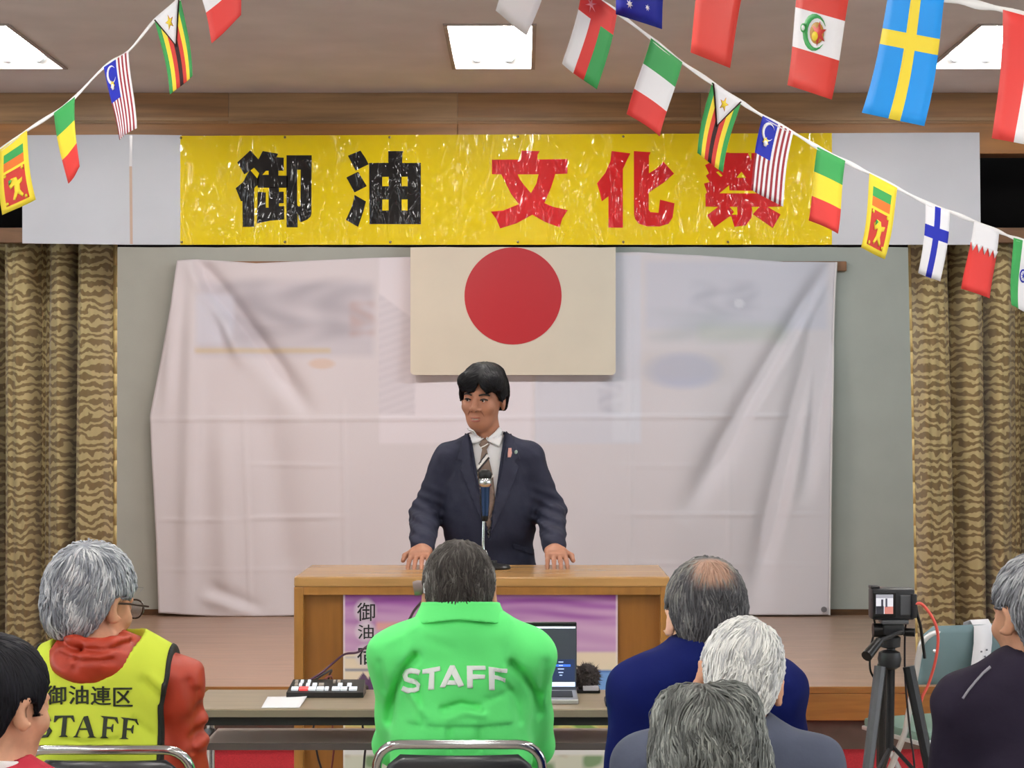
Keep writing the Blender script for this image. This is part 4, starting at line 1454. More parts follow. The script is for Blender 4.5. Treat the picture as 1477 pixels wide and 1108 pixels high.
MB().tube([hp + Vector((.03, -.01, -.004)), hp + Vector((.06, -.02, -.004))], .012, 12).build('side_knob', m_bmet, tr, True)
MB().box(hp + Vector((-.035, -.035, .02)), hp + Vector((.04, .03, .032)), bevel=.003).build('plate', m_tg, tr, True)
hd = MB().tube([hp + Vector((.02, -.03, .0)), tp(1268, 925, td - .10)], .006, 8).build('pan_handle', m_tb, tr, True)
MB().tube([tp(1268, 925, td - .10), tp(1250, 947, td - .15)], [.013, .016], 12).build('grip', m_bmet, hd, True)

cb = hp + Vector((.0, -.004, .032))
cm = empty('video_camera', cb, 'black compact camera with a lit rear screen on the tripod', 'camera')
m_cam = mat('camera_black', (28, 29, 34), rough=.4)
cx0, cx1 = X(1258, td - .03), X(1320, td - .03)
cz1 = tp(0, 848).z
MB().box((cx0, td - .03, cb.z), (cx1, td + .035, cz1), bevel=.008).build('body', m_cam, cm, True)
MB().box((cx0 - .002, td - .02, cz1 - .002), (cx0 + .024, td + .02, cz1 + .007), bevel=.003).build('hot_shoe', m_cam, cm)
MB().box((cx0 + .002, td - .034, cb.z + .008), (cx0 + .068, td - .029, cz1 - .010), bevel=.002).build('screen_frame', m_bmet, cm)
scm = MB().box((cx0 + .010, td - .0352, cb.z + .018), (cx0 + .058, td - .0338, cz1 - .016)).build('rear_screen', mat('screen_pale', (206, 206, 214), emit=(206, 206, 214), emit_strength=.7), cm)
for (u0, v0, u1, v1, c) in ((0, 0, .45, .4, (40, 40, 48)), (.5, 0, 1, .38, (190, 120, 110)), (.3, .3, .42, .75, (50, 50, 60)), (.55, .35, .66, .8, (60, 60, 74)), (0, .82, 1, 1, (150, 150, 160))):
    wx, hz = .048, (cz1 - .016) - (cb.z + .018)
    MB().box((cx0 + .010 + wx * u0, td - .0358, cb.z + .018 + hz * v0), (cx0 + .010 + wx * u1, td - .0352, cb.z + .018 + hz * v1)).build('screen_picture', mat('campic_%d_%d' % (c[0], c[1]), c, emit=c, emit_strength=.6), scm)
MB().box((cx1 - .042, td - .033, cb.z + .014), (cx1 - .012, td - .029, cz1 - .018), bevel=.002).build('button_pad', m_tg, cm)
MB().box((cx1 - .012, td - .04, cb.z + .006), (cx1 + .004, td + .02, cz1 - .014), bevel=.004).build('grip', m_cam, cm, True)
MB().tube([((cx0 + cx1) / 2, td + .03, cb.z + .035), ((cx0 + cx1) / 2, td + .12, cb.z + .035)], .03, 20).build('lens', m_bmet, cm, True)
MB().tube(smooth_path([(cx1 + .002, td - .02, cz1 - .03), tp(1322, 880), tp(1324, 890), tp(1328, 905, td + .01), tp(1332, 935, td + .02), tp(1334, 950, td + .02)]), .0045, 8).build('strap', m_bmet, cm, True)
MB().tube(smooth_path([(cx0 + .002, td - .02, cz1 - .03), tp(1259, 885), tp(1262, 905), tp(1256, 935), tp(1255, 965), tp(1262, 980)]), .003, 8).build('strap', m_bmet, cm, True)
cable('red_cable', [(cx1 - .004, td - .035, cb.z + .045), tp(1330, 872, td - .04), tp(1346, 893, td - .04), tp(1353, 918, td - .03), tp(1350, 950, td - .02), tp(1340, 985), tp(1329, 1010), tp(1325, 1040), tp(1331, 1075), tp(1338, 1130), Vector((X(1345, td), td, .006))], .0042,
      mat('coral_cable', (228, 92, 80), rough=.45), 'coral red cable dangling from the camera on the tripod')
cable('black_cable', [(cx1 - .01, td + .0, cb.z + .003), tp(1306, 905, td + .02), tp(1305, 960, td + .03), tp(1308, 1010, td + .03), tp(1313, 1060, td + .04), tp(1320, 1130, td + .04), Vector((X(1330, td), td + .05, .006))], .003, m_cab,
      'thin black cable hanging from the camera beside the tripod column')

# ================================================================== people
m_skin = mat('skin', (206, 152, 122), rough=.5, var=.05, var_scale=30, spec=.35)
m_skin2 = mat('skin_pale', (224, 176, 150), rough=.5, var=.05, var_scale=30, spec=.35)
m_hair = mat('hair', rough=.55, attr='Col', spec=.18)
m_trs = mat('dark_trousers', (38, 38, 46), rough=.85, bump=.2, bump_scale=90)
m_shoe = mat('black_leather', (22, 20, 20), rough=.35)


def head_skin(q, ear_out=32):
    """skull, face and ears; local metres, +y is the face"""
    f = s_ell(q, (0, -.012, .025), (.074, .094, .090))
    f = smin(f, s_ell(q, (0, .030, -.038), (.060, .062, .080)), .035)
    f = smin(f, s_ell(q, (0, .046, -.086), (.034, .038, .028)), .03)
    a = np.abs(q[:, 0]); qa = q.copy(); qa[:, 0] = a
    f = smin(f, s_ell(qa, (.040, .062, -.026), (.024, .024, .022)), .02)          # cheekbones
    f = smin(f, s_cap(qa, (.008, .088, .022), (.044, .074, .020), .0085), .012)  # brows
    f = smax(f, -s_ell(qa, (.031, .104, .003), (.020, .022, .0115)), .010)         # eye sockets
    f = smin(f, s_ell(qa, (.031, .080, .002), (.0145, .0125, .0095)), .004)      # lids
    f = smin(f, s_cap(q, (0, .090, .008), (0, .112, -.030), .0075, .0120), .009)   # nose
    f = smin(f, s_ell(qa, (.013, .096, -.034), (.010, .011, .008)), .006)        # nostrils
    f = smin(f, s_cap(qa, (.0, .0905, -.066), (.019, .081, -.067), .0065, .004), .006)
    f = smin(f, s_cap(qa, (.0, .0885, -.078), (.016, .081, -.076), .0070, .004), .006)
    f = smax(f, -s_cap(qa, (.0, .099, -.0715), (.021, .088, -.0710), .0035, .002), .003)
    R = np.array(Matrix.Rotation(math.radians(-ear_out), 3, 'Z'))
    ear = s_ell(qa, (.085 if ear_out > 20 else .078, -.012, -.008), (.0095, .022, .033), R)
    ear = smax(ear, -s_ell(qa, (.094, -.004, -.004), (.009, .012, .020), R), .006)
    f = smin(f, ear, .008)
    return f


def to_local(P, c, R, s):
    return ((P - A(c)) @ R) / s


def hair_fn(st_):
    t = st_.get('t', .012)
    nape = st_.get('nape', -.085)
    ys = [-.13, -.085, -.060, -.043, -.026, .016, .030, .050, .075, .11]
    zs = st_.get('zs', [nape, nape, nape + .01, -.055, .024, .024, .022, .04, .062, .066])

    def f(q):
        c = s_ell(q, (0, -.014, .028), (.075 + t, .095 + t, .092 + t))
        c = smin(c, s_ell(q, (0, -.050, -.035), (.058 + .6 * t, .046 + t, .060)), .03)
        for (cc, rr) in st_.get('extra', []):
            c = smin(c, s_ell(q, cc, rr), .02)
        zc = np.interp(q[:, 1], ys, zs)
        if 'front' in st_:
            zc = np.where(q[:, 1] > .0, np.maximum(zc, 0) * 0 + st_['front'](q[:, 0], q[:, 1]), zc)
        c = smax(c, (zc - q[:, 2]) * .75, .006)
        if 'bald' in st_:
            cc, rr = st_['bald']
            c = smax(c, -s_ell(q, cc, rr), .012)
        c = c + st_.get('ridge', .0010) * np.sin(np.arctan2(q[:, 0], q[:, 2] - .0) * 46 + 3 * np.sin(q[:, 1] * 60) + 9 * q[:, 1] * 20)
        return c
    return f


def strands(f, verts, st_, n, rng, seglen=.0075, steps=7):
    crown = A(st_.get('crown', (.008, -.062, .118)))
    p = verts[rng.integers(0, len(verts), n)] + rng.normal(size=(n, 3)) * .001
    e = 1e-3

    def grad(x):
        g = np.stack([f(x + A(e, 0, 0)) - f(x - A(e, 0, 0)), f(x + A(0, e, 0)) - f(x - A(0, e, 0)), f(x + A(0, 0, e)) - f(x - A(0, 0, e))], 1)
        return g / np.maximum(np.linalg.norm(g, axis=1, keepdims=True), 1e-9)
    flow = st_.get('flow')
    path = []
    jm = st_.get('jit', .28)
    jit = rng.normal(size=(n, 3)) * .09 + jm * np.stack([np.sin(p @ A(38, 21, 17) + i_ * 2.1) * np.cos(p @ A(-15, 33, 29) + i_) for i_ in range(3)], 1)
    ln = seglen * rng.uniform(.6, 1.25, (n, 1))
    lift = rng.uniform(.3, 1.0, n) * st_.get('lift', .0035)
    for k in range(steps):
        g = grad(p)
        off = -.0012 + lift * math.sin(math.pi * min(1, (k + .4) / steps)) + (lift * st_.get('tip', .5) * (k / steps) ** 2)
        p = p - g * (f(p) - off)[:, None]
        path.append(p.copy())
        if flow is not None:
            d = flow(p)
        else:
            d = p - crown
            d = d / np.maximum(np.linalg.norm(d, axis=1, keepdims=True), 1e-6)
            d = d + A(0, 0, -.9) * np.clip((.10 - p[:, 2:3]) / .10, 0, 1)
        d = d + jit
        d = d - g * (d * g).sum(1, keepdims=True)
        d = d / np.maximum(np.linalg.norm(d, axis=1, keepdims=True), 1e-6)
        p = p + d * ln
    return np.stack(path, 1), grad(path[steps // 2])   # n, steps, 3


def build_hair(parent, c, R, s, st_, colf, n=1500, h=.0045, seed=1, w=.0017):
    f = hair_fn(st_)
    v, fc = polygonise(f, (-.12, -.15, -.13), (.12, .14, .16), h)
    rng = np.random.default_rng(seed)
    base_col = colf(rng.random(len(v)) * .35 + .1, v)
    path, g = strands(f, v, st_, n, rng, st_.get('seg', .0075))
    k = path.shape[1]
    r = w * np.sin(np.linspace(.5, math.pi * .98, k))[None, :, None]
    t = path[:, -1] - path[:, 0]
    t /= np.maximum(np.linalg.norm(t, axis=1, keepdims=True), 1e-6)
    sd = np.cross(t, g); sd /= np.maximum(np.linalg.norm(sd, axis=1, keepdims=True), 1e-6)
    ww = rng.uniform(.6, 1.5, (n, 1, 1))
    a = path + sd[:, None] * r * ww; b = path - sd[:, None] * r * ww; m_ = path + g[:, None] * r * ww * .9
    ring = np.stack([a, m_, b], 2)          # n,k,3,3
    sv = ring.reshape(-1, 3)
    base = (np.arange(n) * k * 3)[:, None, None]
    seg = (np.arange(k - 1) * 3)[None, :, None]
    q1 = np.array([0, 1, 4, 3]); q2 = np.array([1, 2, 5, 4])
    quads = np.concatenate([(base + seg + q1).reshape(-1, 4), (base + seg + q2).reshape(-1, 4)]) + len(v)
    rs = np.clip(.62 * rng.random(n) + .19 + .30 * np.sin(path[:, 0] @ A(70, 40, 55)) * np.sin(path[:, 0] @ A(-50, 62, 30) + 1.0), 0, 1)
    sc = colf(np.repeat(rs, k * 3), sv)
    V = np.concatenate([v, sv]); Fq = np.concatenate([fc, quads]); Cc = np.concatenate([base_col, sc])
    W = (V * s) @ R.T + A(c)
    o = mesh_obj('hair', W, Fq, m_hair, parent, smooth=True)
    set_colour(o, Cc)
    return o


def ramp(*cols):
    L_ = np.array([lin(c) for c in cols])

    def f(r, q):
        x = np.clip(r, 0, 1) * (len(L_) - 1)
        i = np.clip(x.astype(int), 0, len(L_) - 2)
        t = (x - i)[:, None]
        return L_[i] * (1 - t) + L_[i + 1] * t
    return f


def hand_sdf(P, wrist, R, s, side, curl=.5):
    """five fingers; local y along the fingers, z out of the back of the hand; side=+1 puts the thumb at +x"""
    q = ((P - A(wrist)) @ R) / s
    f = s_box(q, (0, .050, 0), (.040, .046, .0135), .013)
    f = smin(f, s_cap(q, (0, -.03, 0), (0, .02, 0), .027, .026), .02)
    for k, (x, l) in enumerate(((.031, .068), (.0105, .078), (-.0105, .073), (-.031, .058))):
        x *= side
        b = A(x, .090, .001); m1 = b + A(x * .12, l * .48, -.010 * curl * 2 + .004); m2 = m1 + A(x * .06, l * .30, -.026 * curl); m3 = m2 + A(0, l * .2, -.024 * curl)
        f = smin(f, s_cap(q, b - A(0, .02, 0), m1, .0098, .0088), .006)
        f = smin(f, smin(s_cap(q, m1, m2, .0086, .0080), s_cap(q, m2, m3, .0080, .0070), .003), .003)
    a = A(.030 * side, .018, -.004); b = A(.058 * side, .050, -.010); c = A(.062 * side, .086, -.018)
    f = smin(f, smin(s_cap(q, a, b, .014, .0115), s_cap(q, b, c, .0108, .0085), .004), .010)
    return f * s


class Body:
    pass


def seated(hx, top, d, s, tx, yaw=0, pitch=0, roll=0, seat=.45, lean=.06, arms='lap', shw=.178, neckup=0.0):
    b = Body()
    b.s = s
    b.R = rotm(yaw, pitch, roll)
    t3 = at(hx, top, d)
    b.c = A(t3.x, t3.y, t3.z - .130 * s)
    tX = X(tx, d)
    b.tX = tX
    b.nb = A(tX * .6 + b.c[0] * .4, b.c[1] - .045 * s, b.c[2] - .155 * s + neckup)
    b.hip = A(tX, b.nb[1] - lean, seat + .085)
    sp = A(tX, b.nb[1], b.nb[2] - .04 * s)
    b.S = [sp + A(sg * shw * s, .012, -.040 * s) for sg in (-1, 1)]
    if arms == 'table':
        b.E = [b.S[i] + A(sg * .012, .12, -.225) * s for i, sg in enumerate((-1, 1))]
        b.W = [A(tX + sg * .13, b.S[i][1] + .36, TZ + .045) for i, sg in enumerate((-1, 1))]
    else:
        b.E = [b.S[i] + A(sg * .030, .03, -.255) * s for i, sg in enumerate((-1, 1))]
        b.W = [A(tX + sg * .10, b.hip[1] + .27, seat + .20) for i, sg in enumerate((-1, 1))]
    b.K = [A(tX + sg * .11, b.hip[1] + .43 * s, seat + .065) for sg in (-1, 1)]
    b.An = [A(tX + sg * .12, b.hip[1] + .46 * s, .095) for sg in (-1, 1)]
    b.T = [A(tX + sg * .13, b.hip[1] + .62 * s, .045) for sg in (-1, 1)]
    ch = A(tX, b.nb[1] + .03, b.nb[2] - .185 * s)
    be = (ch + b.hip) / 2 + A(0, .01, -.03)

    def torso(P, e=0.0):
        f = s_ell(P, ch, (.150 * s + e, .105 * s + e, .205 * s + e))
        f = smin(f, s_ell(P, be, (.148 * s + e, .115 * s + e, .19 * s + e)), .06)
        f = smin(f, s_ell(P, b.hip, (.165 * s + e, .125 * s + e, .115 * s + e)), .06)
        for i in (0, 1):
            f = smin(f, s_cap(P, b.nb + A(0, .015, -.03 * s), b.S[i], .052 * s + e, .052 * s + e), .05)
        return f

    def sleeves(P, e=0.0, cuff=.0):
        f = None
        for i in (0, 1):
            w_ = b.W[i] + (b.E[i] - b.W[i]) * cuff
            g = smin(s_cap(P, b.S[i], b.E[i], .049 * s + e, .041 * s + e), s_cap(P, b.E[i], w_, .041 * s + e, .030 * s + e), .02)
            f = g if f is None else np.minimum(f, g)
        return f

    def legs(P, e=0.0):
        f = s_ell(P, b.hip, (.165 * s + e, .13 * s + e, .095 + e))
        for i in (0, 1):
            hj = b.hip + A((-1, 1)[i] * .085, .02, -.01)
            g = smin(s_cap(P, hj, b.K[i], .076 * s + e, .056 * s + e), s_cap(P, b.K[i], b.An[i], .054 * s + e, .038 * s + e), .02)
            f = smin(f, g, .04)
        return f

    def feet(P, e=0.0):
        return np.minimum(*[s_cap(P, b.An[i] + A(0, -.02, -.045), b.T[i], .040 + e, .034 + e) for i in (0, 1)])

    def neck(P, e=0.0):
        q0 = b.c + (b.R @ A(0, -.018, -.05)) * s
        return s_cap(P, q0, b.nb + A(0, .02, -.02), .054 * s + e, .062 * s + e)

    def skin(P):
        f = head_skin(to_local(P, b.c, b.R, s)) * s
        f = smin(f, neck(P), .03)
        f = smin(f, torso(P, -.012), .04)
        f = smin(f, sleeves(P, -.010), .02)
        for i in (0, 1):
            dv = b.W[i] - b.E[i]; dv = dv / np.linalg.norm(dv)
            dv = A(dv[0] * .4, abs(dv[1]) + .3, -.25 if arms == 'lap' else -.12); dv /= np.linalg.norm(dv)
            Rh = hand_frame(dv)
            f = smin(f, hand_sdf(P, b.W[i], Rh, .95 * s, (1, -1)[i]), .015)
        f = smin(f, legs(P, -.012), .03)
        f = smin(f, feet(P, -.012), .02)
        return f
    b.torso, b.sleeves, b.legs, b.feet, b.neck, b.skin, b.ch, b.be = torso, sleeves, legs, feet, neck, skin, ch, be
    b.lo = A(tX - .48, b.hip[1] - .30, -.01); b.hi = A(tX + .48, b.hip[1] + .80, t3.z + .05)
    b.lo[0] = min(b.lo[0], b.c[0] - .15); b.hi[0] = max(b.hi[0], b.c[0] + .15)
    return b


def hand_frame(y, up=(0, 0, 1)):
    y = A(y) / np.linalg.norm(y); z = A(up) - y * (A(up) @ y); z /= np.linalg.norm(z)
    x = np.cross(y, z)
    return np.stack([x, y, z], 1)


def dress(b, name_label, hair, colf, n, seed, skinm, upper, upper_m, e=.020, freq=7.0, amp=.006, w=.0017, hem=None, neck_cut=.0, extra=None, sleeves=True, h=.0065, upper_name='jacket'):
    root = empty('person', (b.tX, b.hip[1], 0), name_label, 'person')
    body, vf = sdf_obj('body', b.skin, b.lo, b.hi, .0065, skinm, root)
    build_hair(root, b.c, b.R, b.s, hair, colf, n, seed=seed, w=w)
    hemz = b.hip[2] - .06 if hem is None else hem

    def fup(P):
        f = b.torso(P, e)
        if sleeves:
            f = smin(f, b.sleeves(P, e * .85, .04), .03)
        f = f + amp * wrinkle(P * A(1, 1, 1.3), freq, seed) + amp * .5 * wrinkle(P * A(1, 1, .5), freq * 2.2, seed + 50)
        if extra:
            f = extra(P, f)
        # neck opening
        f = smax(f, -(b.neck(P, .006 + neck_cut)), .008)
        return smax(f, hemz - P[:, 2], .01)
    o, vf2 = sdf_obj(upper_name, fup, b.lo, b.hi, h, upper_m, root)
    sdf_obj('trousers', lambda P: smax(smax(b.legs(P, .010) + .003 * wrinkle(P, 9, seed + 3), .085 - P[:, 2], .005), P[:, 2] - (b.hip[2] + .06), .01), b.lo, b.hi, .012, m_trs, root)
    for i in (0, 1):
        sh, _ = sdf_obj('shoe', lambda P: smax(smax(s_cap(P, b.An[i] + A(0, -.02, -.045), b.T[i], .046, .040), -P[:, 2] + .002, .004), P[:, 2] - .115, .006), b.T[i] - A(.1, .3, .06), b.T[i] + A(.1, .1, .12), .008, m_shoe, root)
    return root, vf, vf2, fup


def crease(P, pts, d, w, amp, ymax):
    """press a soft fold line into the back of a garment"""
    Q = P[:, [0, 2]]
    best = np.full(len(P), 9.0)
    w3 = [at(x, y, d) for x, y in pts]
    for a, b in zip(w3[:-1], w3[1:]):
        a2, b2_ = A(a.x, a.z), A(b.x, b.z)
        ba = b2_ - a2
        t = np.clip((Q - a2) @ ba / (ba @ ba), 0, 1)
        best = np.minimum(best, np.linalg.norm(Q - a2 - t[:, None] * ba, axis=1))
    return amp * np.exp(-(best / w) ** 2) * np.clip((ymax - P[:, 1]) / .04, 0, 1)


# ---- man in the green staff jacket
m_grn = mat('neon_green_cloth', (104, 240, 130), rough=.75, bump=.25, bump_scale=14, spec=.2, sheen=.1)
g = seated(662, 782, 4.62, 1.0, 667, yaw=4, pitch=-24, lean=.05, arms='table', shw=.145, neckup=.088)


def green_extra(P, f):
    # stand collar
    ax0 = g.nb + A(0, .0, -.02); ax1 = g.nb + A(0, .02, .045)
    ring = s_cap(P, ax0, ax1, .084, .070)
    ring = smax(ring, P[:, 2] - (g.nb[2] + .040 - (P[:, 1] - g.nb[1]) * .15), .006)
    f = smin(f, ring, .012)
    # loose back flap ending in a horizontal seam, folds at the arm holes
    zs = at(0, 1049, 4.45).z
    k = np.clip((P[:, 2] - zs) / .006, 0, 1) * np.clip((g.nb[1] - P[:, 1]) / .03, 0, 1) * np.clip((.135 - np.abs(P[:, 0] - g.tX)) / .02, 0, 1)
    f = f - .008 * k
    ym = g.nb[1] + .05
    for pts, w_, am in (([(598, 948), (578, 972), (564, 1010), (556, 1050)], .010, .028), ([(738, 960), (757, 978), (770, 1005), (779, 1040)], .010, .028),
                        ([(612, 1030), (590, 1000)], .008, -.008), ([(640, 1022), (665, 1014), (690, 1020)], .008, .012), ([(650, 1034), (672, 1026), (700, 1030)], .008, -.008),
                        ([(720, 975), (742, 1010), (750, 1046)], .008, .008), ([(602, 985), (610, 1040)], .008, .009), ([(546, 960), (552, 1000)], .01, .008), ([(786, 960), (780, 1010)], .01, .010),
                        ([(700, 1010), (735, 1000)], .008, .006), ([(615, 925), (650, 935)], .012, .004), ([(600, 905), (560, 930)], .01, -.004), ([(648, 1052), (650, 1080)], .006, .009), ([(690, 1052), (692, 1080)], .006, .009)):
        f = f + crease(P, pts, 4.48, w_, am, ym)
    return f


m_shirt_dk = mat('dark_collar', (28, 34, 34), rough=.8)
groot, gsk, gup, gf = dress(g, 'man with dark grey hair in a bright green staff jacket, seated at the desk', {'t': .012, 'nape': -.078}, None or (
    lambda r, q: ramp((34, 31, 30), (56, 51, 48), (84, 80, 76), (150, 150, 146))(np.clip(r * .75 + .35 * np.clip((np.abs(q[:, 0]) - .05) / .04, 0, 1) + .12 * np.clip((q[:, 2] - .07) / .05, 0, 1), 0, 1), q)), 2300, 5, m_skin, None, m_grn, e=.026, freq=5.5, amp=.0085, extra=green_extra, h=.006)


def green_collar(P):
    q = P - g.nb
    zc = q[:, 2] + .12 * q[:, 1]
    rad = .084 + np.clip(.050 - zc, 0, .08) * .45
    r_xy = np.linalg.norm(q[:, :2] * A(.93, 1.0) - A(0, .012), axis=1)
    f = (np.abs(r_xy - rad) - .0048) * .85
    low = .012 - .10 * np.abs(q[:, 0]) + .25 * np.clip(q[:, 1] - .02, 0, 1)
    return smax(smax(f, zc - .056, .003), low - zc, .003)


sdf_obj('collar', green_collar, g.nb - A(.17, .17, .08), g.nb + A(.17, .19, .10), .004, m_grn, groot)
sdf_obj('undershirt', lambda P: smax(smax(g.neck(P, .010), P[:, 2] - (g.nb[2] + .058 - (P[:, 1] - g.nb[1]) * .1), .004), g.nb[2] - .03 - P[:, 2], .004), g.nb - A(.12, .12, .08), g.nb + A(.12, .14, .12), .005, m_shirt_dk, groot)
tree = bvh_of(gup)
S6 = 1108 / 160.0
m_prt = mat('white_print', (238, 246, 242), rough=.6)
m_prg = m_grn
Sc = [(178, 628), (140, 612), (95, 608), (55, 622), (35, 655), (48, 690), (95, 706), (140, 720), (166, 748), (158, 785), (115, 806), (65, 806), (8, 780)]
gl = [[stroke(Sc, 50)],
      [[(205, 595), (380, 565), (385, 610), (325, 622), (325, 795), (265, 800), (275, 635), (205, 640)]],
      [[(480, 555), (525, 555), (620, 755), (565, 775), (535, 745), (517, 705), (525, 705), (497, 645), (468, 705), (517, 705), (535, 745), (445, 750), (430, 775), (378, 775)]],
      [[(645, 560), (830, 560), (835, 600), (705, 605), (705, 645), (828, 650), (825, 690), (705, 692), (705, 780), (648, 780)]],
      [[(862, 568), (1045, 592), (1045, 630), (920, 612), (920, 650), (1035, 680), (1030, 722), (920, 690), (920, 800), (865, 800)]]]
gl[2] = [[(480, 555), (525, 555), (535, 575), (497, 645), (430, 775), (378, 775)], [(525, 555), (620, 755), (565, 775), (497, 645), (520, 560)], [(468, 705), (530, 705), (548, 750), (445, 750)]]
for p in gl:
    printed('printed_letter', [px(q, 580, 880, S6) for q in p], tree, m_prt, groot, lift=.0025, maxlen=4.0, thick=.0008)

# chair of the man in green
folding_chair((X(662, 4.36), 4.57, 0), 0, 'chrome folding chair with a black back behind the man in the green jacket', 'chrome folding chairs')

# ---- earpiece of the man in green
ec = at(604, 848, 4.60)
ep = empty('earpiece', ec, 'small grey and white earpiece at the ear of the man in green', 'earpiece')
MB().lathe([(.001, -.012), (.017, -.012), (.019, 0), (.016, .010), (.001, .012)], (0, 0, 0), 18, Matrix.Translation(ec) @ Matrix.Rotation(math.radians(80), 4, 'Y')).build('cap', mat('earpiece_grey', (128, 112, 108), rough=.6), ep, True)
MB().box(ec + Vector((.012, -.022, -.012)), ec + Vector((.020, -.012, .014)), bevel=.003).build('clip', mat('white_gloss', (236, 238, 244), rough=.3), ep, True)
MB().tube(smooth_path([ec + Vector((.014, -.018, .016)), ec + Vector((.024, -.022, .012)), ec + Vector((.030, -.018, -.01)), ec + Vector((.030, -.01, -.03))]), .004, 8).build('hook', m_bmet, ep, True)
cable('headset_cable', [ec + Vector((.014, -.004, -.026)), at(598, 880, 4.75), at(588, 897, 4.9), at(572, 911, 5.1), at(552, 918, 5.3), at(533, 930, 5.5), at(516, 941, 5.62), at(497, 944, 5.70), at(480, 957, 5.74), at(462, 972, 5.72), Vector((sx0 + .05, sy1 - .002, TZ + .035))], .0034, m_cabp,
      'plum coloured cable running from the earpiece across the poster to the switcher')

# ---- white-haired man in the yellow staff vest
m_red = mat('orange_red_nylon', (164, 48, 20), rough=.5, bump=.3, bump_scale=12)
m_vest = mat('yellow_vest', (206, 222, 74), rough=.8, bump=.15, bump_scale=12, spec=.15)
m_bind = mat('black_binding', (22, 24, 20), rough=.8)
y_ = seated(132, 785, 4.52, 1.06, 158, yaw=-30, pitch=-12, roll=4, lean=.05, shw=.148, neckup=.055)


def hood(P, f):
    c0 = y_.nb + A(.0, -.01, .012)
    ang = np.arctan2(P[:, 0] - c0[0], P[:, 1] - c0[1])
    rr = np.linalg.norm((P[:, :2] - c0[:2]) / A(1.0, .9), axis=1)
    zz = P[:, 2] - c0[2] + .25 * (P[:, 1] - c0[1])
    t1 = np.sqrt((rr - .072) ** 2 + ((zz + .008) * .85) ** 2) - .026
    t2 = np.sqrt((rr - .088) ** 2 + ((zz + .036) * .9) ** 2) - .026
    hd_ = smin(t1, t2, .012) + .005 * np.sin(ang * 7 + zz * 60) * np.sin(ang * 3)
    # pouch of the hood falling on the back
    pouch = s_ell(P, y_.nb + A(.0, -.070, -.034), (.092, .040, .036))
    pouch = pouch + .004 * np.sin((P[:, 2] * 90) + 4 * np.sin((P[:, 0]) * 18))
    f = f + .006 * np.sin(P[:, 2] * 75 + 3.0 * np.sin(P[:, 1] * 22) + 2.0 * np.sin(P[:, 2] * 31)) * np.clip((np.abs(P[:, 0] - y_.tX) - .185) / .03, 0, 1)
    f = smin(f, smin(hd_, pouch, .02), .012)
    for pts, w_, am in (([(84, 925), (110, 935), (150, 938), (190, 928)], .007, .011), ([(95, 908), (130, 918), (170, 914), (190, 905)], .006, .012), ([(86, 942), (120, 952), (165, 950)], .006, .010), ([(120, 930), (112, 962)], .006, .008),
                        ([(268, 985), (276, 1030), (272, 1090)], .008, .010), ([(280, 1000), (284, 1060)], .007, .008)):
        f = f + crease(P, pts, 4.40, w_, am, y_.nb[1] + .03)
    return f


yroot, ysk, yup, yf = dress(y_, 'white-haired man wearing glasses, a red hooded jacket and a yellow staff vest', {'t': .015, 'nape': -.090, 'jit': .4, 'lift': .006, 'zs': [-.095, -.095, -.085, -.05, .024, .024, .024, .04, .062, .066]},
                            lambda r, q: ramp((112, 116, 126), (150, 154, 162), (190, 193, 198), (226, 228, 230))(np.clip(r + .12 * np.clip(q[:, 2] / .1, 0, 1) - .06, 0, 1), q), 2600, 9, m_skin, None, m_red, e=.018, amp=.006, extra=hood, neck_cut=.004)


def vest_f(P, e=.037, inner=.158):
    f = y_.torso(P, e) + .006 * wrinkle(P * A(1, 1, .8), 6, 9)
    for pts, w_, am in (([(205, 985), (232, 1015), (243, 1050)], .012, .010), ([(215, 980), (245, 1005)], .010, -.007), ([(90, 1068), (130, 1072), (170, 1066)], .007, .008), ([(190, 1040), (215, 1062)], .008, .007)):
        f = f + crease(P, pts, 4.36, w_, am, y_.nb[1])
    f = smax(f, np.abs(P[:, 0] - y_.tX) - (inner - .10 * np.clip((y_.nb[2] - .05 - P[:, 2]) / .5, 0, .14)), .004)
    f = smax(f, -(s_cap(P, y_.nb + A(0, -.02, .005), y_.nb + A(0, .02, .14), .100, .125)), .006)
    return smax(f, y_.hip[2] - .03 - P[:, 2], .006)


_, yvest = sdf_obj('vest', vest_f, y_.lo, y_.hi, .006, m_vest, yroot)
for sg in (-1, 1):
    sdf_obj('vest_binding', lambda P: smax(vest_f(P, .0395, .163), .1525 - sg * (P[:, 0] - y_.tX) - .10 * np.clip((y_.nb[2] - .05 - P[:, 2]) / .5, 0, .14), .002), y_.lo, y_.hi, .005, m_bind, yroot)
tree = bvh_of(yvest)
S7 = 1477 / 160.0
m_pk = mat('black_print', (30, 38, 22), rough=.7)
VX0, VY0 = 60, 970
Fl = [(785, 580), (1010, 600), (1025, 685), (1010, 685), (970, 625), (880, 615), (870, 725), (925, 730), (945, 690), (960, 690), (950, 800), (935, 795), (920, 755), (868, 752), (860, 850), (895, 872), (770, 872), (805, 850), (825, 610)]
vl = [[stroke([(128, 650), (100, 600), (30, 575), (-60, 600), (-80, 660), (-20, 705), (70, 730), (115, 780), (80, 845), (0, 860), (-80, 840), (-110, 780)], [14, 30, 34, 46, 60, 74, 76, 62, 44, 34, 30, 14])],
      [[(180, 575), (430, 575), (445, 660), (430, 660), (395, 605), (345, 600), (325, 830), (355, 855), (230, 855), (265, 835), (290, 600), (230, 610), (185, 665), (170, 665)]],
      [[(565, 590), (620, 580), (700, 850), (735, 867), (610, 868), (640, 850), (560, 625), (480, 850), (525, 862), (420, 862), (455, 840)], [(510, 745), (610, 745), (620, 768), (500, 768)]],
      [Fl], [[(x + 265, y + 18) for x, y in Fl]]]
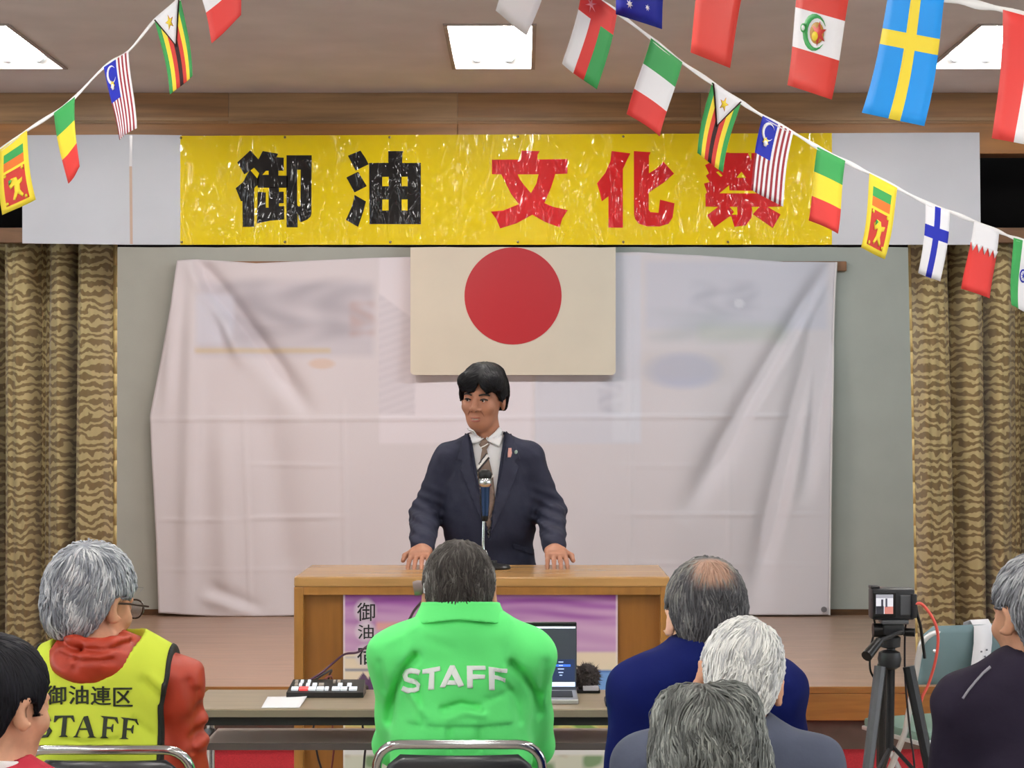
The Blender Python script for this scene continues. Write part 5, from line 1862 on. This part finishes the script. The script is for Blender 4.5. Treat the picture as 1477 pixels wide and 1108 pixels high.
for p in vl:
    printed('printed_letter', [px(q, VX0, VY0, S7) for q in p], tree, m_pk, yroot, lift=.0022, maxlen=3.0, thick=.0008)
for t, (a, b_, c_, e_) in zip('御油連区', ((68, 989, 95.5, 1016), (100, 989, 127.5, 1016), (131.5, 990, 160, 1017), (164, 992, 191, 1019))):
    tri = text_tris_px(t, a, b_, c_, e_, 0)
    tri = [[(x + ox, y + oy) for x, y in q] for q in tri for ox, oy in ((-.55, 0), (.55, 0), (0, .35))]
    if tri:
        printed('printed_character', tri, tree, m_pk, yroot, lift=.0022, maxlen=4.0, thick=.0008)


def local_pt(b, x, y, z):
    return Vector(b.c + (b.R @ A(x, y, z)) * b.s)


m_gls = mat('dark_frame', (58, 40, 34), rough=.3)
mb = MB()
for sg in (-1, 1):
    mb.tube([local_pt(y_, sg * .086, -.012, .006), local_pt(y_, sg * .084, .03, .010), local_pt(y_, sg * .078, .100, .012)], .0026, 8)
    mb.tube([local_pt(y_, sg * (.038 + .030 * math.cos(a)), .104 - .008 * math.cos(a) ** 2, .002 + .021 * math.sin(a)) for a in np.linspace(0, 6.283, 25)[:-1]], .0022, 6, closed=True)
mb.tube([local_pt(y_, -.010, .106, .006), local_pt(y_, .010, .106, .006)], .0022, 6)
gls = mb.build('glasses', m_gls, yroot, True)
for sg in (-1, 1):
    mb = MB()
    mb.add([local_pt(y_, sg * .038 + .029 * math.cos(a), .103, .002 + .020 * math.sin(a)) for a in np.linspace(0, 6.283, 25)[:-1]], [tuple(range(24))])
    ln_ = mb.build('lens', mat('clear_lens', (235, 240, 245), rough=.05, trans=.9, spec=.6), gls)
    ln_.modifiers.new('thickness', 'SOLIDIFY').thickness = .0015
folding_chair((X(152, 4.30), 4.50, 0), 0, 'chrome folding chair with a black back behind the man in the yellow vest', 'chrome folding chairs')

# ---- black-haired person in red with a white collar
m_crim = mat('crimson_wool', (176, 26, 52), rough=.85, bump=.15, bump_scale=60)
k_ = seated(-2, 918, 3.5, .98, -8, yaw=-34, pitch=-8, lean=.08, shw=.15, neckup=.03)


def kid_extra(P, f):
    return f


kroot, ksk, kup, kf = dress(k_, 'black-haired person in a crimson top with a white collar, seated behind the yellow vest', {'t': .014, 'nape': -.088, 'jit': .12, 'lift': .002, 'ridge': 0, 'zs': [-.090, -.090, -.075, -.045, .014, .014, -.012, .03, .058, .062]},
                            ramp((10, 9, 13), (18, 17, 24), (30, 29, 38)), 2000, 12, m_skin, None, m_crim, e=.016, amp=.004)
sdf_obj('collar', lambda P: smax(smax(k_.neck(P, .017), P[:, 2] - (k_.nb[2] + .028 - (P[:, 1] - k_.nb[1]) * .2), .003), k_.nb[2] - .035 - P[:, 2], .003), k_.nb - A(.13, .13, .09), k_.nb + A(.13, .15, .13), .005, mat('white_collar', (232, 226, 226), rough=.8), kroot)

# ---- man in the navy jacket
m_navy = mat('navy_cloth', (8, 20, 82), rough=.85, bump=.12, bump_scale=20, spec=.15)
n_ = seated(1018, 806, 4.25, 1.03, 1018, yaw=8, pitch=-16, lean=.05, shw=.142, neckup=.085)


def navy_extra(P, f):
    ring = s_cap(P, n_.nb + A(0, 0, -.02), n_.nb + A(0, .02, .05), .088, .076)
    ring = smax(ring, P[:, 2] - (n_.nb[2] + .035 - (P[:, 1] - n_.nb[1]) * .12), .006)
    return smin(f, ring, .02)


def navy_hair(r, q):
    c = ramp((44, 43, 46), (74, 74, 78), (112, 112, 112), (150, 146, 136))(np.clip(r * .75 + .3 * np.clip((q[:, 2] - .03) / .09, 0, 1) + .15 * np.clip((np.abs(q[:, 0]) - .05) / .04, 0, 1), 0, 1), q)
    # scalp showing through the thin hair of the crown
    k = np.exp(-((q[:, 0] / .040) ** 4 + ((q[:, 1] + .095) / .046) ** 4)) * np.clip((q[:, 2] - .040) / .03, 0, 1) * np.clip((.122 - q[:, 2]) / .015, 0, 1)
    k = (np.clip(k * 1.1 - .4 * (r > .6), 0, .78))[:, None]
    return c * (1 - k) + np.array(lin((186, 146, 124))) * k


nroot, nsk, nup, nf = dress(n_, 'man in a navy jacket with thinning dark grey hair and a bald crown', {'t': .012, 'nape': -.094, 'crown': (0, -.06, .115), 'jit': .2, 'nape': -.085},
                            navy_hair, 2300, 15, m_skin2, None, m_navy, e=.020, amp=.005, extra=navy_extra)
folding_chair((n_.tX, n_.hip[1] + .05, 0), 0, 'chrome folding chair under the man in the navy jacket', 'chrome folding chairs')

# ---- white-haired viewer
m_slate = mat('slate_cloth', (64, 70, 88), rough=.85, bump=.15, bump_scale=30)
m_grysh = mat('grey_green_cloth', (96, 98, 100), rough=.85, bump=.15, bump_scale=30)
w_ = seated(1066, 890, 3.6, .92, 1048, yaw=4, pitch=-18, roll=13, lean=.10, shw=.165, seat=.44, neckup=.055)
wroot, wsk, wup, wf = dress(w_, 'white-haired viewer in a slate jacket with a tilted head, behind the navy jacket', {'t': .007, 'nape': -.082, 'jit': .3, 'lift': .005, 'crown': (.02, -.05, .12)},
                            ramp((176, 178, 182), (206, 206, 206), (232, 232, 228), (246, 246, 242)), 2600, 21, m_skin, None, m_slate, e=.018, amp=.005)

# ---- grey-haired viewer in front
r_ = seated(1022, 997, 3.0, 1.0, 1024, yaw=4, pitch=-22, lean=.10, shw=.160, seat=.42, neckup=.05)
rroot, rsk, rup, rf = dress(r_, 'grey-haired viewer with wavy hair, seated behind the white-haired viewer in slate', {'t': .018, 'nape': -.10, 'jit': .45, 'lift': .0045, 'tip': .5, 'seg': .009, 'crown': (-.006, -.045, .13),
                            'extra': [((-.060, -.035, -.01), (.030, .045, .05)), ((.060, -.035, -.01), (.030, .045, .05)), ((0.036, -.03, .092), (.046, .06, .042)), ((-0.042, -.03, .088), (.044, .06, .042))],
                            'zs': [-.105, -.105, -.095, -.08, -.02, -.01, -.02, .03, .06, .066]},
                            lambda r, q: ramp((56, 58, 57), (82, 84, 82), (110, 113, 110), (158, 160, 154))(np.clip(r * .9 + .22 * np.clip((np.abs(q[:, 0]) - .055) / .04, 0, 1), 0, 1), q), 3800, 25, m_skin, None, m_grysh, e=.020, amp=.005, w=.0015)

# ---- man in the dark top with grey piping
m_plum = mat('dark_plum_cloth', (34, 28, 44), rough=.85, bump=.15, bump_scale=30, spec=.2)
p_ = seated(1494, 800, 4.1, 1.02, 1492, yaw=22, pitch=-6, lean=.05, shw=.145, neckup=.05)


def plum_extra(P, f):
    ring = s_cap(P, p_.nb + A(0, 0, -.02), p_.nb + A(0, .02, .04), .082, .072)
    ring = smax(ring, P[:, 2] - (p_.nb[2] + .022 - (P[:, 1] - p_.nb[1]) * .12), .006)
    return smin(f, ring, .02)


proot, psk, pup, pf = dress(p_, 'man in a dark plum top with grey shoulder piping, seated beside the tripod', {'t': .012, 'nape': -.088, 'jit': .3, 'lift': .005},
                            lambda r, q: ramp((92, 92, 98), (128, 130, 136), (168, 170, 174), (206, 208, 210))(np.clip(r * .8 + .25 * np.clip((q[:, 2] - .02) / .1, 0, 1), 0, 1), q), 2000, 31, m_skin, None, m_plum, e=.024, amp=.005, extra=plum_extra)
printed('piping', [stroke([(1429, 963), (1418, 972), (1406, 985), (1397, 996), (1389, 1008)], 3.2)], bvh_of(pup), mat('piping_grey', (140, 138, 146), rough=.5), proot, lift=.002, maxlen=3, thick=.003)
for b_, lab in ((k_, 'chrome folding chair under the person in crimson'), (w_, 'chrome folding chair under the white-haired viewer'), (r_, 'chrome folding chair under the wavy grey-haired viewer'), (p_, 'chrome folding chair under the man in the dark plum top')):
    folding_chair((b_.tX, b_.hip[1] + .06, 0), 0, lab, 'chrome folding chairs')

# ================================================================== the speaker
SD = 7.38
m_suit = mat('charcoal_suit', (38, 40, 58), rough=.75, bump=.1, bump_scale=60, spec=.25)
m_lapel = mat('charcoal_lapel', (40, 42, 60), rough=.7, spec=.25)
m_shirt = mat('white_shirt', (232, 232, 236), rough=.8)
m_tie = mat('brown_tie', (112, 92, 80), rough=.55, var=.08, var_scale=80)
sp = empty('person', (X(705, SD), SD, 0), 'black-haired man in a charcoal suit and striped tie speaking at the lectern', 'person')
ss = 1.0
hc = at(697, 576, SD); hc = A(hc.x, hc.y - .02, hc.z)
hR = rotm(180 - 17, 0, 0) @ rotm(0, -4, -3)
nbs = A(X(704, SD), SD + .02, at(0, 640, SD).z)
Ssh = [A(X(649, SD), SD + .02, at(0, 666, SD).z), A(X(759, SD), SD + .02, at(0, 664, SD).z)]
Eel = [A(X(613, 7.40), 7.40, at(0, 742, 7.40).z), A(X(794, 7.40), 7.40, at(0, 738, 7.40).z)]
Wst = [A(X(609, 7.07), 7.07, LT + .062), A(X(800, 7.07), 7.07, LT + .062)]
hipz = .90
hips = A(X(706, SD), SD + .03, hipz)


def sp_torso(P, e=0.0, flare=0.0):
    f = s_ell(P, (nbs[0], SD + .015, nbs[2] - .20), (.155 + e, .105 + e, .225 + e))
    f = smin(f, s_ell(P, (hips[0], SD + .01, (nbs[2] + hipz) / 2 - .08), (.148 + e, .110 + e, .22 + e)), .06)
    f = smin(f, s_ell(P, hips, (.155 + e + flare, .115 + e, .16 + e)), .06)
    for i in (0, 1):
        f = smin(f, s_cap(P, nbs + A(0, .01, -.01), Ssh[i], .046 + e, .048 + e), .04)
    return f


def sp_arms(P, e=0.0, cuff=0.0):
    f = None
    for i in (0, 1):
        w_ = Wst[i] + (Eel[i] - Wst[i]) * cuff
        g_ = smin(s_cap(P, Ssh[i], Eel[i], .050 + e, .042 + e), s_cap(P, Eel[i], w_, .042 + e, .029 + e), .02)
        f = g_ if f is None else np.minimum(f, g_)
    return f


LJ = [[A(hips[0] + sg * .09, SD + .03, hipz - .03), A(hips[0] + sg * .105, SD + .015, .49), A(hips[0] + sg * .115, SD + .05, .09), A(hips[0] + sg * .14, SD - .12, .045)] for sg in (-1, 1)]


def sp_legs(P, e=0.0):
    f = s_ell(P, hips, (.155 + e, .115 + e, .12 + e))
    for l in LJ:
        f = smin(f, smin(s_cap(P, l[0], l[1], .082 + e, .056 + e), s_cap(P, l[1], l[2], .054 + e, .040 + e), .02), .03)
    return f


def sp_skin(P):
    f = head_skin(to_local(P, hc, hR, ss), 10) * ss
    f = smin(f, s_cap(P, hc + hR @ A(0, -.022, -.05), nbs + A(0, -.005, 0), .047, .055), .025)
    f = smin(f, sp_torso(P, -.014), .03)
    f = smin(f, sp_arms(P, -.012), .02)
    for i in (0, 1):
        Rh = hand_frame(A((-.06, .06)[i], -1, -.22))
        f = smin(f, hand_sdf(P, Wst[i], Rh, 1.0, (1, -1)[i], .62), .012)
    f = smin(f, sp_legs(P, -.012), .03)
    for l in LJ:
        f = smin(f, s_cap(P, l[2] + A(0, .03, -.05), l[3], .034, .03), .02)
    return f


slo, shi = A(nbs[0] - .40, SD - .55, -.01), A(nbs[0] + .40, SD + .25, 1.80)
_, ssk = sdf_obj('body', sp_skin, slo, shi, .0042, mat('skin_speaker', (172, 120, 96), rough=.5, var=.04, var_scale=30, spec=.35), sp)
VL = [(X(676, SD - .1), at(0, 612, SD).z), (X(704, SD - .1), at(0, 774, SD).z)]
VR = [(X(729, SD - .1), at(0, 610, SD).z), (X(706, SD - .1), at(0, 774, SD).z)]


def sp_jacket(P):
    f = sp_torso(P, .022, .018)
    f = smin(f, sp_arms(P, .017, .09), .03)
    f = f + .0045 * wrinkle(P * A(1, 1, 1.5), 7, 77) + .0022 * wrinkle(P, 16, 78)
    # creases at the elbows
    for i in (0, 1):
        dz = P[:, 2] - Eel[i][2]
        near = np.exp(-((P[:, 0] - Eel[i][0]) / .07) ** 2 - (dz / .09) ** 2)
        f = f + .006 * near * np.sin(dz * 150 + (P[:, 0] - Eel[i][0]) * 60)
    # collar behind the neck
    ring = s_cap(P, nbs + A(0, .01, -.03), nbs + A(0, .012, .022), .092, .078)
    ring = smax(ring, P[:, 2] - (nbs[2] + .018 + (P[:, 1] - nbs[1]) * .35), .004)
    f = smin(f, ring, .015)
    xl = np.interp(P[:, 2], [VL[1][1], VL[0][1]], [VL[1][0], VL[0][0]])
    xr = np.interp(P[:, 2], [VR[1][1], VR[0][1]], [VR[1][0], VR[0][0]])
    v = np.minimum(np.minimum(P[:, 0] - xl, xr - P[:, 0]), SD + .0 - P[:, 1])
    v = np.minimum(v, P[:, 2] - VL[1][1])
    f = smax(f, v, .004)
    f = smax(f, -s_cap(P, nbs + A(0, 0, -.05), nbs + A(0, -.01, .2), .066, .066), .006)
    # split below the button, rounded fronts
    f = smax(f, np.minimum(.012 + .5 * np.clip(.92 - P[:, 2], 0, 1) - np.abs(P[:, 0] - nbs[0]), np.minimum(SD - P[:, 1], .92 - P[:, 2])), .004)
    return smax(f, .74 - P[:, 2], .006)


_, sjk = sdf_obj('suit_jacket', sp_jacket, slo, shi, .005, m_suit, sp)


def sp_shirt(P):
    f = sp_torso(P, .004)
    c_ = s_cap(P, nbs + A(0, 0, -.04), hc + hR @ A(0, -.02, -.085), .066, .064)
    c_ = smax(c_, P[:, 2] - (nbs[2] + .034 + (P[:, 1] - nbs[1]) * .28), .004)
    f = smin(f, c_, .012)
    f = smin(f, sp_arms(P, .004, .045), .02)
    return smax(f, .86 - P[:, 2], .01)


_, ssh_ = sdf_obj('shirt', sp_shirt, slo, shi, .005, m_shirt, sp)
sdf_obj('trousers', lambda P: smax(smax(sp_legs(P, .014) + .003 * wrinkle(P, 8, 5), .06 - P[:, 2], .004), P[:, 2] - .96, .01), slo, shi, .010, m_suit, sp)
for l in LJ:
    sdf_obj('shoe', lambda P: smax(smax(s_cap(P, l[2] + A(0, .03, -.05), l[3], .044, .038), .002 - P[:, 2], .004), P[:, 2] - .10, .006), l[3] - A(.1, .1, .06), l[3] + A(.1, .3, .1), .008, m_shoe, sp)
tsh = bvh_of(ssh_, ssk)
tjk = bvh_of(sjk)
tfc = bvh_of(ssk)
tie = printed('tie', [[(695, 635), (704, 635), (706, 642), (702, 649), (711, 688), (714, 722), (707, 762), (703, 766), (694, 722), (689, 690), (696, 649), (692, 642)]], tsh, m_tie, sp, lift=.007, maxlen=5, thick=.006)
m_stw = mat('tie_white', (232, 230, 228), rough=.6); m_stk = mat('tie_black', (34, 30, 34), rough=.6)
printed('tie_stripe', [stroke([(689, 677), (696, 668), (704, 658)], 3.6)], tsh, m_stw, tie, lift=.0112, maxlen=3, thick=.001)
printed('tie_stripe', [stroke([(689.5, 681), (697, 671.5), (705.5, 661.5)], 2.4)], tsh, m_stk, tie, lift=.0112, maxlen=3, thick=.001)
printed('tie_stripe', [stroke([(691.5, 671), (697, 663), (702, 656)], 2.0)], tsh, m_stk, tie, lift=.0112, maxlen=3, thick=.001)
printed('tie_stripe', [stroke([(694, 647), (699, 644), (704, 640)], 1.6)], tsh, m_stw, tie, lift=.0112, maxlen=3, thick=.001)
printed('tie_stripe', [stroke([(693, 706), (702, 696), (712, 686)], 2.4)], tsh, m_stw, tie, lift=.0112, maxlen=3, thick=.001)
for poly in ([(677, 616), (680, 643), (698, 635), (691, 627), (684, 618)], [(701, 635), (719, 646), (726, 620), (722, 610), (712, 623)]):
    printed('collar_flap', [poly], tsh, m_shirt, sp, lift=.010, maxlen=4, thick=.004)
for poly in ([(676, 618), (668, 636), (660, 664), (669, 668), (664, 676), (682, 722), (703, 772), (704, 764), (690, 712), (681, 672), (677.5, 640)], [(729, 616), (740, 634), (750, 662), (741, 667), (747, 674), (731, 722), (708, 772), (707, 764), (717, 712), (725, 672), (728.5, 640)]):
    printed('lapel', [poly], tjk, m_lapel, sp, lift=.005, maxlen=5, thick=.004)
printed('pocket_flap', [[(738, 783), (768, 793), (768, 801), (739, 791)]], tjk, m_suit, sp, lift=.005, maxlen=5, thick=.004)
printed('pocket_flap', [[(650, 795), (674, 786), (674, 794), (650, 802)]], tjk, m_suit, sp, lift=.005, maxlen=5, thick=.004)
printed('lapel_ribbon', [[(732, 648), (736, 648), (737, 655), (735, 661), (731, 661), (731, 655)]], tjk, mat('ribbon_pink', (206, 150, 140), rough=.6), sp, lift=.011, maxlen=3, thick=.003)
printed('lapel_pin', [disc(743, 653.5, 2.6, asp=1)], tjk, mat('pin_pale', (150, 170, 158), rough=.4, metal=.4), sp, lift=.010, maxlen=3, thick=.003)
hp_ = lambda x, y, z: Vector(hc + hR @ A(x, y, z))
m_eye = mat('eye_white', (206, 196, 190), rough=.3); m_iris = mat('iris_dark', (24, 16, 14), rough=.2); m_brow = mat('brow_hair', (24, 18, 18), rough=.7)
m_lip = mat('lip', (150, 84, 74), rough=.45); m_teeth = mat('teeth', (176, 160, 146), rough=.4)
for sg in (-1, 1):
    eo = MB().lathe([(.0005, -.0085), (.005, -.0068), (.0085, 0), (.005, .0068), (.0005, .0085)], (0, 0, 0), 14, Matrix.Translation(hp_(sg * .031, .0845, .0015)) @ Matrix.Rotation(math.pi / 2, 4, 'X')).build('eye', m_eye, sp, True)
    MB().lathe([(.0005, -.0015), (.0042, -.001), (.0042, .001), (.0005, .0015)], (0, 0, 0), 12, Matrix.Translation(hp_(sg * .031 + .002, .0935, .0010)) @ Matrix.Rotation(math.pi / 2, 4, 'X')).build('iris', m_iris, eo, True)
    mb = MB()
    mb.tube(smooth_path([hp_(sg * .046, .082, .003), hp_(sg * .038, .0925, .0062), hp_(sg * .030, .0955, .0068), hp_(sg * .018, .093, .0022)], 4), [.0015] + [.0030] * 11 + [.001], 6)
    mb.build('upper_lid', m_brow, sp, True)
    mb = MB()
    mb.tube(smooth_path([hp_(sg * .052, .076, .020), hp_(sg * .042, .087, .0245), hp_(sg * .028, .0955, .0245), hp_(sg * .014, .0985, .0205)], 4), [.0015] + [.0034] * 11 + [.002], 6)
    mb.build('eyebrow', m_brow, sp, True)
for sg in (-1, 1):
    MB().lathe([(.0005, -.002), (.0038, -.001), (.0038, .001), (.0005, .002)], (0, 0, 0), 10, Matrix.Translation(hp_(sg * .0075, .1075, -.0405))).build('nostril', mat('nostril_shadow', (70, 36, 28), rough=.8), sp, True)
    MB().tube(smooth_path([hp_(sg * .021, .0935, -.036), hp_(sg * .029, .0860, -.050), hp_(sg * .033, .0765, -.064)], 4), [.0008] + [.0016] * 7 + [.0006], 6).build('cheek_fold_shade', mat('fold_shade_skin', (142, 92, 72), rough=.6), sp, True)  # darker line paints the shade of the cheek crease
MB().tube(smooth_path([hp_(-.021, .0825, -.0660), hp_(-.010, .0935, -.0655), hp_(0, .0965, -.0662), hp_(.010, .0935, -.0655), hp_(.021, .0825, -.0660)], 4), [.0015] + [.0030] * 15 + [.0015], 8).build('upper_lip', m_lip, sp, True)
MB().tube(smooth_path([hp_(-.019, .0825, -.0750), hp_(-.009, .0925, -.0780), hp_(0, .0950, -.0785), hp_(.009, .0925, -.0780), hp_(.019, .0825, -.0750)], 4), [.0015] + [.0036] * 15 + [.0015], 8).build('lower_lip', m_lip, sp, True)
MB().tube(smooth_path([hp_(-.014, .0850, -.0706), hp_(0, .0940, -.0712), hp_(.014, .0850, -.0706)], 5), .0034, 8).build('teeth', m_teeth, sp, True)


def fringe(x, y):
    """hairline over the brow, higher at the parting"""
    base = .028 + .008 * np.clip(np.abs(x) / .07, 0, 1)
    notch = .034 * np.exp(-((x + .010) / .017) ** 2)
    side = np.clip((np.abs(x) - .058) / .018, 0, 1)
    z = base + notch - .052 * side * np.clip((.055 - y) / .04, 0, 1) - .004 * np.sin(x * 260)
    return np.where(y < .022, np.maximum(z, .0), z)


build_hair(sp, hc, hR, ss, {'t': .019, 'nape': -.045, 'zs': [-.045, -.045, -.035, -.02, .014, .014, .0, .03, .05, .05], 'ridge': 0, 'front': fringe, 'jit': .14, 'lift': .003, 'seg': .009, 'crown': (-.010, -.02, .14),
                            'extra': [((.036, .050, .070), (.048, .060, .040)), ((-.050, .045, .068), (.038, .058, .042)), ((.0, -.02, .10), (.07, .07, .04))],
                            'flow': lambda p: np.stack([np.sign(p[:, 0] + .010) * .55 + p[:, 0] * 4, np.where(p[:, 1] > -.01, .7, -.6), -.35 - 5 * np.clip(.1 - p[:, 2], 0, .2)], 1)},
           ramp((9, 8, 10), (15, 14, 18), (26, 25, 32)), 1900, seed=41)
